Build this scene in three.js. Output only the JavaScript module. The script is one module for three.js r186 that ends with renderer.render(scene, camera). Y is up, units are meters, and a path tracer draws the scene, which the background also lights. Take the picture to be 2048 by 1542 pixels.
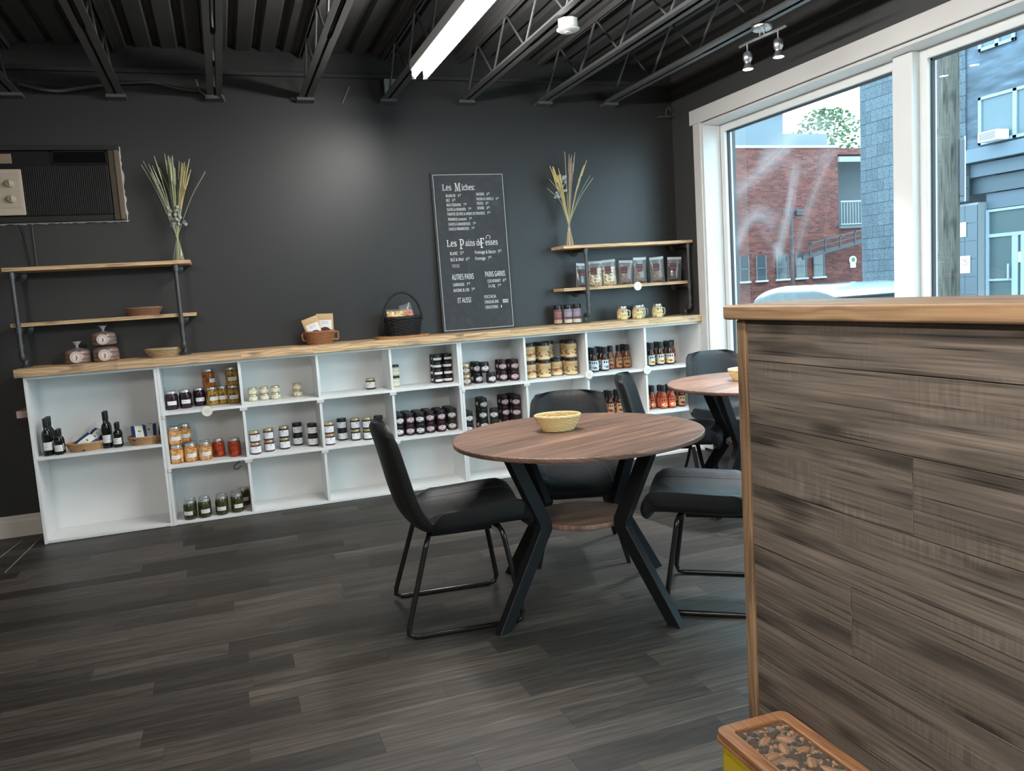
import * as THREE from 'three';
import { RoundedBoxGeometry } from 'three/addons/geometries/RoundedBoxGeometry.js';
import { mergeGeometries } from 'three/addons/utils/BufferGeometryUtils.js';
import { RectAreaLightUniformsLib } from 'three/addons/lights/RectAreaLightUniformsLib.js';

// ---------------------------------------------------------------- camera, sky, exposure
const scene = new THREE.Scene();
const camera = new THREE.PerspectiveCamera(50.62, 2048 / 1542, 0.05, 300);
camera.position.set(0.4305, 1.3772, 5.6774);
camera.up.set(0.098014, 0.991486, -0.085729);
camera.lookAt(0.4305 + 0.326298, 1.3772 - 0.113399, 5.6774 - 0.93844);
const renderer = new THREE.WebGLRenderer({ antialias: true });
renderer.toneMapping = THREE.LinearToneMapping;
renderer.toneMappingExposure = 1.4;
renderer.shadowMap.enabled = true;
RectAreaLightUniformsLib.init();

// seeded random and tileable noise
let seed = 12345;
const rnd = () => { seed = (seed * 1664525 + 1013904223) >>> 0; return seed / 4294967296; };
const rr = (a, b) => a + (b - a) * rnd();
const pick = (a) => a[Math.floor(rnd() * a.length)];
const hash = (x, y, s) => { let h = (x * 374761393 + y * 668265263 + s * 974634777) | 0; h = Math.imul(h ^ (h >>> 13), 1274126177); return ((h ^ (h >>> 16)) >>> 0) / 4294967296; };
function vnoise(x, y, px, py, s) {
  const x0 = Math.floor(x), y0 = Math.floor(y); let fx = x - x0, fy = y - y0;
  fx = fx * fx * (3 - 2 * fx); fy = fy * fy * (3 - 2 * fy);
  const m = (a, p) => ((a % p) + p) % p;
  const a = hash(m(x0, px), m(y0, py), s), b = hash(m(x0 + 1, px), m(y0, py), s), c = hash(m(x0, px), m(y0 + 1, py), s), d = hash(m(x0 + 1, px), m(y0 + 1, py), s);
  return a + (b - a) * fx + (c - a) * fy + (a - b - c + d) * fx * fy;
}
function fbm(u, v, fx, fy, oct, s) {
  let t = 0, a = 0.5, n = 0;
  for (let i = 0; i < oct; i++) { t += a * vnoise(u * fx, v * fy, fx, fy, s + i * 17); n += a; a *= 0.5; fx *= 2; fy *= 2; }
  return t / n;
}
function dataTex(w, h, fn, srgb = true) {
  const d = new Uint8Array(w * h * 4);
  for (let j = 0; j < h; j++) for (let i = 0; i < w; i++) {
    const c = fn(i / w, j / h), k = (j * w + i) * 4;
    d[k] = Math.max(0, Math.min(255, c[0])); d[k + 1] = Math.max(0, Math.min(255, c[1])); d[k + 2] = Math.max(0, Math.min(255, c[2])); d[k + 3] = 255;
  }
  const t = new THREE.DataTexture(d, w, h); t.wrapS = t.wrapT = THREE.RepeatWrapping; t.magFilter = THREE.LinearFilter; t.minFilter = THREE.LinearMipmapLinearFilter; t.generateMipmaps = true;
  if (srgb) t.colorSpace = THREE.SRGBColorSpace; t.needsUpdate = true; return t;
}
function canvasTex(w, h, draw) {
  const c = document.createElement('canvas'); c.width = w; c.height = h; const g = c.getContext('2d'); draw(g, w, h);
  const t = new THREE.CanvasTexture(c); t.colorSpace = THREE.SRGBColorSpace; return t;
}
const rep = (t, x, y) => { const c = t.clone(); c.repeat.set(x, y); c.needsUpdate = true; return c; };

// overcast pale sky, the same all round
{
  const W = 512, H = 256, d = new Float32Array(W * H * 4);
  for (let j = 0; j < H; j++) for (let i = 0; i < W; i++) {
    const u = i / W, v = j / H, el = Math.max(0, v * 2 - 1), k = (j * W + i) * 4;
    const cl = 0.9 + 0.22 * fbm(u, v, 8, 6, 4, 5), g = 1.15 - 0.12 * el;
    d[k] = 0.82 * cl * g; d[k + 1] = 1.14 * cl * g; d[k + 2] = 1.28 * cl * g; d[k + 3] = 1;
  }
  const t = new THREE.DataTexture(d, W, H, THREE.RGBAFormat, THREE.FloatType);
  t.mapping = THREE.EquirectangularReflectionMapping; t.magFilter = THREE.LinearFilter; t.needsUpdate = true;
  scene.background = t; scene.backgroundIntensity = 4.0;
}

// ---------------------------------------------------------------- materials
const TUBE_L = 30;      // radiance of the fluorescent light
const std = (color, roughness = 0.6, o = {}) => new THREE.MeshStandardMaterial({ color, roughness, ...o });
const phy = (color, roughness = 0.6, o = {}) => new THREE.MeshPhysicalMaterial({ color, roughness, ...o });
const lin = (r, g, b) => new THREE.Color().setRGB(r, g, b);

const grain = (s, fx, fy, contrast) => (u, v) => {
  const a = fbm(u, v, fx, fy, 4, s), b = fbm(u + 0.03 * a, v, fx * 3, fy * 5, 3, s + 50);
  const k = (1 - contrast) + contrast * (0.55 * a + 0.6 * b) * 1.7;
  return k;
};
const texFloor = (() => { const g = grain(3, 3, 24, 0.6); return dataTex(1024, 256, (u, v) => { const k = g(u, v), st = fbm(u, v, 8, 120, 2, 9); const m = 158 * k * (0.74 + 0.5 * st); return [m * 1.01, m * 0.975, m * 0.93]; }); })();
const texPart = (() => {
  const g = grain(11, 3, 14, 0.34);
  return dataTex(1024, 512, (u, v) => {
    const k = g(u, v), saw = fbm(u, v, 240, 7, 2, 31), where = Math.max(0, fbm(u, v, 5, 5, 3, 77) - 0.5) * 2.6;
    const knot = Math.max(0, fbm(u, v, 6, 10, 2, 60) - 0.63) * 2.2;
    const crack = Math.pow(fbm(u, v, 5, 90, 3, 21), 6) * 4;
    const m = 168 * (k * (1 - 0.7 * knot) + where * (saw - 0.4) * 0.55 - crack * 0.35);
    return [m * 1.02, m * 0.94, m * 0.86];
  });
})();
const texPine = (() => { const g = grain(21, 2, 14, 0.2); return dataTex(512, 256, (u, v) => { const k = g(u, v), w = Math.abs(Math.sin((v * 9 + fbm(u, v, 3, 4, 3, 8) * 2.2) * 3.1416)), kn = Math.pow(Math.max(0, fbm(u, v, 5, 9, 2, 90) - 0.62) * 3, 1.5); const m = k * (0.86 + 0.16 * w) * (1 - 0.35 * Math.min(1, kn)); return [246 * m, 206 * m, 164 * m]; }); })();
const texWalnut = (() => { const g = grain(41, 3, 40, 0.5); return dataTex(1024, 1024, (u, v) => { const k = g(u, v), w = fbm(u, v, 2, 14, 3, 4), s = fbm(u, v, 6, 260, 2, 12); const m = k * (0.78 + 0.3 * w) * (0.85 + 0.3 * s); return [130 * m, 100 * m, 85 * m]; }); })();
const texNoise = dataTex(256, 256, (u, v) => { const m = 255 * fbm(u, v, 24, 24, 4, 7); return [m, m, m]; }, false);
const texWallBump = dataTex(256, 256, (u, v) => { const m = 255 * fbm(u, v, 60, 60, 2, 17); return [m, m, m]; }, false);
const texCarton = (cols, s, fx = 9) => dataTex(128, 128, (u, v) => {
  const n = fbm(u, v, fx, fx, 2, s), e = fbm(u, v, fx * 3, fx * 3, 2, s + 9); const t = Math.max(0, Math.min(0.999, (n - 0.25) * 1.8)) * (cols.length - 1);
  const i = Math.floor(t), f = t - i, a = cols[i], b = cols[Math.min(cols.length - 1, i + 1)], k = 0.75 + 0.5 * e;
  return [0, 1, 2].map((c) => (a[c] + (b[c] - a[c]) * f) * k);
});

const M = {
  wall: phy(lin(0.028, 0.0277, 0.0272), 0.4, { specularIntensity: 0.9, bumpMap: rep(texWallBump, 9, 9), bumpScale: 0.00015 }),
  wallSide: std(lin(0.05, 0.05, 0.05), 0.55), wallPale: std(lin(0.30, 0.29, 0.27), 0.7),
  ceiling: std(lin(0.06, 0.059, 0.057), 0.5),
  joist: std(lin(0.085, 0.084, 0.082), 0.42),
  white: std(lin(0.84, 0.84, 0.825), 0.42),
  whiteTrim: std(lin(0.70, 0.69, 0.67), 0.4),
  vinyl: std(lin(0.78, 0.80, 0.79), 0.3),
  gasket: std(lin(0.05, 0.06, 0.07), 0.7),
  cream: std(lin(0.66, 0.61, 0.53), 0.5),
  pipe: std(lin(0.10, 0.10, 0.105), 0.45, { metalness: 0.55 }),
  black: std(lin(0.012, 0.012, 0.013), 0.5),
  blackGloss: std(lin(0.012, 0.012, 0.013), 0.22),
  blackMetal: phy(lin(0.009, 0.0095, 0.0105), 0.45, { specularIntensity: 0.5 }),
  tubeMetal: std(lin(0.015, 0.014, 0.013), 0.2, { metalness: 0.3 }),
  leather: phy(lin(0.013, 0.0132, 0.0135), 0.48, { specularIntensity: 0.6, bumpMap: rep(texNoise, 4, 4), bumpScale: 0.0008 }),
  seam: std(lin(0.03, 0.03, 0.03), 0.6),
  chrome: std(lin(0.55, 0.55, 0.55), 0.28, { metalness: 0.9 }),
  silverLid: std(lin(0.62, 0.62, 0.61), 0.3, { metalness: 0.85 }),
  goldLid: std(lin(0.62, 0.52, 0.30), 0.32, { metalness: 0.8 }),
  blackLid: std(lin(0.015, 0.015, 0.016), 0.35),
  walnut: std(0xffffff, 0.4, { map: texWalnut }),
  glass: phy(0xffffff, 0.02, { transmission: 1, thickness: 0, ior: 1.45 }),
  paneGlass: phy(lin(0.84, 0.95, 0.99), 0.0, { transmission: 1, thickness: 0, ior: 1.5 }),
  plastic: phy(0xffffff, 0.12, { transmission: 0.92, thickness: 0, ior: 1.4 }),
  paper: std(lin(0.78, 0.77, 0.75), 0.7),
  concrete: std(lin(0.22, 0.22, 0.215), 0.9, { bumpMap: texNoise, bumpScale: 0.003 }),
  asphalt: std(lin(0.06, 0.06, 0.063), 0.95, { bumpMap: texNoise, bumpScale: 0.004 }),
};
const pineTones = [1, 0.93, 0.86, 0.97].map((k, i) => std(new THREE.Color().setRGB(0.80 * k, (0.76 + 0.03 * (i % 2)) * k, 0.70 * k), 0.5, { map: rep(texPine, 1.6, 5) }));
const capTones = [0.50, 0.36].map((k) => std(new THREE.Color().setRGB(k, k * 0.9, k * 0.8), 0.5, { map: rep(texPine, 1.1, 4) }));

// ---------------------------------------------------------------- helpers
const used = {};
function numbered(n) { used[n] = (used[n] ?? -1) + 1; return used[n] ? `${n}_${String(used[n]).padStart(3, '0')}` : n; }
function thing(name, label, category, [x, y, z] = [0, 0, 0], turn = 0, group) {
  const o = new THREE.Group(); o.name = numbered(name); o.position.set(x, y, z); o.rotation.y = turn; o.userData = { label, category }; if (group) o.userData.group = group; scene.add(o); return o;
}
function struct(name) { const o = new THREE.Group(); o.name = name; o.userData = { kind: 'structure' }; scene.add(o); return o; }
function part(name, geo, mat, parent, pos, rot) {
  const m = new THREE.Mesh(geo, mat); m.name = name; if (pos) m.position.set(...pos); if (rot) m.rotation.set(...rot); parent.add(m); return m;
}
function copy(root, pos, turn, label, group, scale) {
  const r = root.userData.used ? root.clone() : root; root.userData.used = 1; r.userData = { label, category: root.userData.category }; if (group) r.userData.group = group;
  if (r !== root) { r.name = numbered(root.userData.base ?? root.name.replace(/_\d{3}$/, '')); scene.add(r); }
  r.position.set(...pos); r.rotation.y = turn; if (scale) r.scale.setScalar(scale); return r;
}
const box = (w, h, d, x = 0, y = 0, z = 0) => new THREE.BoxGeometry(w, h, d).translate(x, y, z);
// box from min / max corners with a small chamfer
const rb = (x0, y0, z0, x1, y1, z1, r = 0.002) => new RoundedBoxGeometry(x1 - x0, y1 - y0, z1 - z0, 1, Math.min(r, (x1 - x0) / 2.2, (y1 - y0) / 2.2, (z1 - z0) / 2.2)).translate((x0 + x1) / 2, (y0 + y1) / 2, (z0 + z1) / 2);
const bb = (x0, y0, z0, x1, y1, z1) => box(x1 - x0, y1 - y0, z1 - z0, (x0 + x1) / 2, (y0 + y1) / 2, (z0 + z1) / 2);
// uv in metres by the face's direction, grain along one axis
function muv(geo, axis = 'x', ou = 0, ov = 0) {
  const g = geo.index ? geo.toNonIndexed() : geo, p = g.attributes.position, n = g.attributes.normal, uv = new Float32Array(p.count * 2), A = 'xyz'.indexOf(axis);
  for (let i = 0; i < p.count; i += 3) {
    const c = [0, 1, 2].map((k) => Math.abs(n.getComponent(i, k) + n.getComponent(i + 1, k) + n.getComponent(i + 2, k))); let N = c.indexOf(Math.max(...c));
    const U = N === A ? (A + 1) % 3 : A, V = 3 - U - N;
    for (let k = i; k < i + 3; k++) { uv[k * 2] = p.getComponent(k, U) + ou; uv[k * 2 + 1] = p.getComponent(k, V) + ov; }
  }
  g.setAttribute('uv', new THREE.BufferAttribute(uv, 2)); return g;
}
function bar(a, b, w, t, up = [0, 1, 0]) {       // a rectangular bar from a to b: w across "side", t along "up-ish"
  const A = new THREE.Vector3(...a), B = new THREE.Vector3(...b), d = B.clone().sub(A), L = d.length(); d.normalize();
  const side = new THREE.Vector3(...up).cross(d).normalize(), u = d.clone().cross(side);
  return new THREE.BoxGeometry(w, t, L).applyMatrix4(new THREE.Matrix4().makeBasis(side, u, d).setPosition(A.add(B).multiplyScalar(0.5)));
}
function rod(a, b, r, seg = 8, r2 = r) {
  const A = new THREE.Vector3(...a), B = new THREE.Vector3(...b), d = B.clone().sub(A), L = d.length();
  return new THREE.CylinderGeometry(r2, r, L, seg).applyMatrix4(new THREE.Matrix4().compose(A.clone().add(B).multiplyScalar(0.5), new THREE.Quaternion().setFromUnitVectors(new THREE.Vector3(0, 1, 0), d.normalize()), new THREE.Vector3(1, 1, 1)));
}
function bent(points, r, bend = 0.03, seg = 8, closed = false) {      // a tube along a polyline with rounded corners
  const P = points.map((p) => new THREE.Vector3(...p)), path = new THREE.CurvePath(); let last = P[0];
  for (let i = 1; i < P.length - 1; i++) {
    const a = P[i].clone().sub(P[i - 1]), b = P[i + 1].clone().sub(P[i]), k = Math.min(bend, a.length() / 2.1, b.length() / 2.1);
    const s = P[i].clone().addScaledVector(a.normalize(), -k), e = P[i].clone().addScaledVector(b.normalize(), k);
    path.add(new THREE.LineCurve3(last, s)); path.add(new THREE.QuadraticBezierCurve3(s, P[i], e)); last = e;
  }
  path.add(new THREE.LineCurve3(last, P[P.length - 1]));
  path.getPoint = THREE.CurvePath.prototype.getPoint;
  return new THREE.TubeGeometry(path, Math.max(6, (P.length - 1) * 9), r, seg, closed);
}
const spline = (pts, r, n = 24, seg = 5) => new THREE.TubeGeometry(new THREE.CatmullRomCurve3(pts.map((p) => new THREE.Vector3(...p))), n, r, seg, false);
const lathe = (pts, seg = 24) => new THREE.LatheGeometry(pts.map((p) => new THREE.Vector2(...p)), seg);
const wrap = (r, h, y, ang, seg = 10) => new THREE.CylinderGeometry(r, r, h, seg, 1, true, -ang / 2, ang).translate(0, y, 0);   // curved label facing +z
function plain(g) { const o = g.index ? g.toNonIndexed() : g; for (const k of Object.keys(o.attributes)) if (!['position', 'normal', 'uv'].includes(k)) o.deleteAttribute(k); return o; }
const join = (list) => mergeGeometries(list.map(plain));
const ORD = ['first', 'second', 'third', 'fourth', 'fifth', 'sixth', 'seventh', 'eighth', 'ninth', 'tenth'];
const XW = 4.05, ZW = -0.33, DECK = 3.12, w = 0.5046;

// ---------------------------------------------------------------- room shell
{
  const back = struct('wall_back');
  part('wall_surface', bb(-4.2, -0.05, ZW - 0.18, XW + 0.3, DECK + 0.15, ZW), M.wall, back);
  part('wall_ledge', rb(-4.0, 2.955, ZW, XW, 2.985, ZW + 0.03, 0.004), M.wall, back);
  const left = struct('wall_left'); part('wall_surface', bb(-4.2, -0.05, ZW, -4.0, DECK + 0.15, 8.2), M.wallPale, left);
  const rear = struct('wall_rear'); part('wall_surface', bb(-4.0, -0.05, 8.0, XW + 0.3, DECK + 0.15, 8.2), M.wallPale, rear);
  const right = struct('wall_right');
  const z0 = 0.10, z1 = 7.7, y0 = 0.42, y1 = 2.575;
  part('wall_below_window', bb(XW, -0.05, ZW, XW + 0.3, y0, 8.0), M.wallSide, right);
  part('wall_above_window', bb(XW, y1, ZW, XW + 0.3, DECK + 0.15, 8.0), M.wallSide, right);
  part('wall_pier', bb(XW, y0, ZW, XW + 0.3, y1, z0), M.wallSide, right);
  part('wall_pier', bb(XW, y0, z1, XW + 0.3, y1, 8.0), M.wallSide, right);
  const t1 = struct('trim_1');                                       // casing and jamb boards round the shop window
  part('head_casing', rb(XW - 0.022, 2.58, -0.04, XW, 2.69, 7.84, 0.003), M.whiteTrim, t1);
  part('side_casing', rb(XW - 0.018, 0.02, 0.0, XW, 2.58, 0.10, 0.003), M.whiteTrim, t1);
  part('side_casing', rb(XW - 0.018, 0.02, 7.70, XW, 2.58, 7.8, 0.003), M.whiteTrim, t1);
  part('side_jamb', rb(XW - 0.004, y0, z0, XW + 0.15, y1 - 0.018, z0 + 0.018, 0.002), M.whiteTrim, t1);
  part('side_jamb', rb(XW - 0.004, y0, z1 - 0.018, XW + 0.15, y1 - 0.018, z1, 0.002), M.whiteTrim, t1);
  part('head_jamb', rb(XW - 0.004, y1 - 0.018, z0, XW + 0.15, y1, z1, 0.002), M.whiteTrim, t1);
  part('sill_board', rb(XW - 0.06, y0 - 0.01, z0 - 0.05, XW + 0.15, y0 + 0.02, z1 + 0.05, 0.004), M.whiteTrim, t1);
  const edges = [z0 + 0.018, 1.97, 3.85, 5.73, z1 - 0.018];
  for (let i = 0; i < 4; i++) {
    const win = struct(`window_${i + 1}`), a = edges[i] + (i ? 0.07 : 0), b = edges[i + 1] - (i < 3 ? 0.07 : 0), xa = XW + 0.15, xb = XW + 0.22;
    if (i < 3) part('mullion', rb(XW + 0.10, y0 + 0.02, b, xb, y1 - 0.018, b + 0.14, 0.004), M.vinyl, win);
    const fw = 0.055;
    part('frame_side', rb(xa, y0 + 0.02, a, xb, y1 - 0.018, a + fw, 0.004), M.vinyl, win);
    part('frame_side', rb(xa, y0 + 0.02, b - fw, xb, y1 - 0.018, b, 0.004), M.vinyl, win);
    part('frame_head', rb(xa, y1 - 0.018 - fw, a + fw, xb, y1 - 0.018, b - fw, 0.004), M.vinyl, win);
    part('frame_sill', rb(xa, y0 + 0.02, a + fw, xb, y0 + 0.02 + fw, b - fw, 0.004), M.vinyl, win);
    const A = a + fw, B = b - fw, Y0 = y0 + 0.02 + fw, Y1 = y1 - 0.018 - fw, xg = XW + 0.175;
    part('gasket', join([bb(xg, Y0, A, xg + 0.02, Y1, A + 0.012), bb(xg, Y0, B - 0.012, xg + 0.02, Y1, B), bb(xg, Y1 - 0.012, A, xg + 0.02, Y1, B), bb(xg, Y0, A, xg + 0.02, Y0 + 0.012, B)]), M.gasket, win);
    part('pane', new THREE.PlaneGeometry(B - A, Y1 - Y0).rotateY(-Math.PI / 2).translate(XW + 0.19, (Y0 + Y1) / 2, (A + B) / 2), M.paneGlass, win);
  }
  {                                                                  // wiped-on grime on the first pane: pale swirls with clear edges, as on the glass
    const tex = canvasTex(512, 512, (g, W, H) => {
      g.fillStyle = '#000'; g.fillRect(0, 0, W, H); g.lineCap = 'round';
      const sw = (pts, width, a, n) => { for (let k = 0; k < n; k++) { g.strokeStyle = `rgba(255,255,255,${a * (0.4 + 0.6 * rnd())})`; g.lineWidth = width * (0.3 + rnd()); const jx = rr(-16, 16), jy = rr(-16, 16); g.beginPath(); g.moveTo(pts[0][0] + jx, pts[0][1] + jy); g.quadraticCurveTo(pts[1][0] + jx, pts[1][1] + jy, pts[2][0] + rr(-20, 20), pts[2][1] + rr(-20, 20)); g.stroke(); } };
      sw([[10, 220], [70, 130], [150, 190]], 34, 0.05, 26); sw([[20, 120], [110, 90], [210, 60]], 40, 0.05, 24); sw([[150, 260], [200, 190], [215, 110]], 26, 0.06, 26); sw([[215, 250], [260, 160], [330, 90]], 22, 0.05, 20); sw([[120, 60], [220, 20], [330, 40]], 36, 0.045, 20); sw([[200, 100], [280, 110], [350, 70]], 14, 0.06, 16); sw([[90, 190], [150, 240], [200, 260]], 18, 0.05, 14);
    });
    part('dirt_film', new THREE.PlaneGeometry(1.66, 1.95).rotateY(-Math.PI / 2).translate(XW + 0.1885, 1.50, 1.04), new THREE.MeshPhysicalMaterial({ color: lin(0.8, 0.82, 0.86), roughness: 1, transmission: 0.5, thickness: 0, transparent: true, alphaMap: tex, opacity: 0.95 }), scene.getObjectByName('window_1'));
  }
  const bl = struct('baseboard_back');
  const prof = new THREE.Shape([[0, 0], [0.018, 0], [0.018, 0.10], [0.013, 0.115], [0.010, 0.118], [0.010, 0.13], [0.006, 0.14], [0, 0.14]].map((p) => new THREE.Vector2(...p)));
  part('moulding', new THREE.ExtrudeGeometry(prof, { depth: 3.2, bevelEnabled: false }).rotateY(-Math.PI / 2).translate(-0.80, 0, ZW), M.cream, bl);

  // ceiling: corrugated steel deck on open-web joists
  const ceil = struct('ceiling');
  const sh = new THREE.Shape(); sh.moveTo(-4.2, 0.2); sh.lineTo(XW + 0.3, 0.2);
  for (let x = XW + 0.3, k = 0; x > -4.2; k++) { sh.lineTo(x, 0); sh.lineTo(x - 0.09, 0); sh.lineTo(x - 0.11, 0.038); sh.lineTo(x - 0.135, 0.038); x -= 0.155; sh.lineTo(Math.max(x, -4.2), 0); }
  sh.lineTo(-4.2, 0.2);
  part('roof_deck', new THREE.ExtrudeGeometry(sh, { depth: 8.7, bevelEnabled: false }).translate(0, DECK, ZW - 0.18), M.ceiling, ceil);
}

// floor: grey vinyl planks laid along the shelf wall
{
  const floor = struct('floor');
  part('subfloor', bb(-4.2, -0.15, ZW - 0.18, XW + 0.3, -0.005, 8.2), M.black, floor);
  const tones = [0.09, 0.113, 0.135, 0.165, 0.074, 0.195, 0.123].map((k, i) => std(lin(k, k * (0.925 - 0.015 * (i % 3)), k * (0.86 - 0.03 * (i % 3))), 0.5, { map: rep(texFloor, 1.05, 3.6), bumpMap: rep(texFloor, 1.05, 3.6), bumpScale: 0.0004 }));
  const L = 0.92, W = 0.125, geos = [];
  for (let k = 0; k < 8; k++) geos.push(muv(new THREE.BoxGeometry(1, 0.005, W - 0.0008).translate(0.5, -0.0025, 0), 'x', k * 0.37, k * 0.131));
  const rest = [];
  for (let r = 0, z = ZW + W / 2; z < 8; r++, z += W) {
    let x = -4 - ((r * 0.37) % 1) * L;
    while (x < XW) {
      const a = Math.max(x, -4), b = Math.min(x + L * (rnd() < 0.35 ? 0.55 : 1), XW); const end = b; x = b === XW ? XW : b;
      if (b - a < 0.02) { x = end; continue; }
      if (a < 3.9 && b > -1.6 && z < 3.75 && !(z < -0.02 && a > -0.7)) {
        const m = part('plank', geos[Math.floor(rnd() * 8)], pick(tones), floor, [a, 0, z]); m.scale.x = b - a - 0.0008;
      } else rest.push([muv(new THREE.BoxGeometry(b - a - 0.0008, 0.005, W - 0.0008).translate((a + b) / 2, -0.0025, z), 'x', rnd(), rnd()), Math.floor(rnd() * 3)]);
    }
  }
  for (let k = 0; k < 3; k++) { const m = part('planks_beyond', join(rest.filter((q) => q[1] === k).map((q) => q[0])), tones[k], floor); m.userData.kind = 'stuff'; }
}

// ---------------------------------------------------------------- ceiling joists
const joistX = [-1.25, -0.66, -0.07, 0.53, 1.12, 1.70, 2.28, 2.90, 3.46];
joistX.forEach((x, i) => {
  const j = thing('ceiling_joist', `black open-web steel ceiling joist, ${ORD[joistX.length - 1 - i]} from the shop window`, 'joist', [x, 2.80, ZW], 0, 'open-web steel joists under the deck');
  const L = 8.3, h = DECK - 2.80;
  for (const s of [-1, 1]) {
    part('bottom_chord', join([bb(s > 0 ? 0.008 : -0.048, 0, 0.01, s > 0 ? 0.048 : -0.008, 0.005, L), bb(s > 0 ? 0.008 : -0.013, 0, 0.01, s > 0 ? 0.013 : -0.008, 0.04, L)]), M.joist, j);
    part('top_chord', join([bb(s > 0 ? 0.008 : -0.048, h - 0.005, 0.01, s > 0 ? 0.048 : -0.008, h, L), bb(s > 0 ? 0.008 : -0.013, h - 0.04, 0.01, s > 0 ? 0.013 : -0.008, h, L)]), M.joist, j);
  }
  const step = 0.3; let up = false;
  for (let z = 0.12; z + step < L; z += step) { part('web_bar', rod([0, up ? h - 0.02 : 0.02, z], [0, up ? 0.02 : h - 0.02, z + step], 0.008, 6), M.joist, j); up = !up; }
  if (i > 0) part('bearing_plate', rb(-0.06, -0.02, 0, 0.06, 0, 0.1, 0.002), M.joist, j);
});

// ---------------------------------------------------------------- lights
function fluorescent(pos, len, label, k = 1) {
  const f = thing('fluorescent_light', label, 'light', pos, 0);
  part('housing', rb(-0.055, 0.0, 0, 0.055, 0.06, len, 0.006), M.whiteTrim, f);
  for (const z of [0.01, len - 0.01]) for (const x of [-0.036, 0.036]) part('lamp_holder', rb(x - 0.012, -0.05, z - 0.01, x + 0.012, 0.002, z + 0.01, 0.003), M.whiteTrim, f);
  for (const x of [-0.036, 0.036]) {
    const t = part('fluorescent_tube', new THREE.CylinderGeometry(0.0155, 0.0155, len - 0.05, 16).rotateX(Math.PI / 2), std(0xffffff, 0.4, { emissive: lin(1, 0.985, 0.96), emissiveIntensity: 14 }), f, [x, -0.03, len / 2]);
    for (const z of [-1, 1]) part('tube_cap', new THREE.CylinderGeometry(0.0158, 0.0158, 0.014, 16).rotateX(Math.PI / 2), M.chrome, t, [0, 0, z * (len / 2 - 0.03)]);
  }
  for (const z of [0.4, len - 0.4]) part('hanger', rb(-0.05, 0.0595, z - 0.015, 0.05, 0.0618, z + 0.015, 0.0008), M.joist, f);
  const l = new THREE.RectAreaLight(lin(1, 0.985, 0.955), TUBE_L * k, 0.10, len - 0.05);
  l.position.set(pos[0], pos[1] - 0.055, pos[2] + len / 2); l.rotation.x = -Math.PI / 2; scene.add(l);
  for (const q of [-1, 1]) {            // bare tubes throw as much light sideways as down
    const e = new THREE.RectAreaLight(lin(1, 0.985, 0.955), TUBE_L * 1.9 * k, len - 0.05, 0.05);
    e.position.set(pos[0] + q * 0.058, pos[1] - 0.03, pos[2] + len / 2); e.lookAt(e.position.x + q, e.position.y - 0.25, e.position.z); scene.add(e);
  }
}
fluorescent([1.695, 2.738, 0.70], 2.44, 'twin-tube fluorescent strip light shining above the chalkboard', 1.35);
fluorescent([0.53, 2.738, 4.75], 2.44, 'twin-tube fluorescent strip light over the camera, out of view');
fluorescent([-1.25, 2.738, 4.75], 2.44, 'twin-tube fluorescent strip light at the back left, out of view', 1.5);
{
  const t = thing('track_light', 'brushed nickel two-spot ceiling light with wavy bar near the window', 'light', [3.50, 2.80, 1.60]);
  part('canopy', lathe([[0, 0], [0.058, 0], [0.06, -0.006], [0.056, -0.02], [0.05, -0.026], [0, -0.026]], 28), M.chrome, t);
  for (const z of [-0.02, 0.02]) part('stem', rod([0, -0.02, z], [0, -0.058, z], 0.005), M.chrome, t);
  part('bar', spline([[-0.012, -0.06, -0.2], [-0.012, -0.06, -0.1], [0, -0.06, 0], [0.012, -0.06, 0.1], [0.012, -0.06, 0.2]], 0.008, 24, 8), M.chrome, t);
  for (const s of [-1, 1]) {
    const h = new THREE.Group(); h.name = 'spot_head'; h.position.set(s * 0.012, -0.06, s * 0.125); t.add(h);
    part('neck', rod([0, 0, 0], [0, -0.05, 0], 0.005), M.chrome, h);
    part('head_shell', lathe([[0.006, -0.045], [0.022, -0.055], [0.028, -0.075], [0.026, -0.095], [0.018, -0.108], [0.018, -0.12], [0.03, -0.145], [0.032, -0.15], [0.028, -0.149], [0.015, -0.12]], 24), M.chrome, h);
    part('bulb_lens', new THREE.CylinderGeometry(0.027, 0.027, 0.004, 24), std(0xffffff, 0.3, { emissive: lin(0.86, 0.93, 1), emissiveIntensity: 14 }), h, [0, -0.149, 0]);
    const l = new THREE.SpotLight(lin(0.9, 0.95, 1), 14, 0, 0.75, 0.6, 2); l.position.set(3.50 + s * 0.012, 2.80 - 0.06 - 0.153, 1.60 + s * 0.125); l.target.position.set(3.50 + s * 0.012, 0, 1.60 + s * 0.125); l.castShadow = true; scene.add(l, l.target);
  }
}
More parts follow.
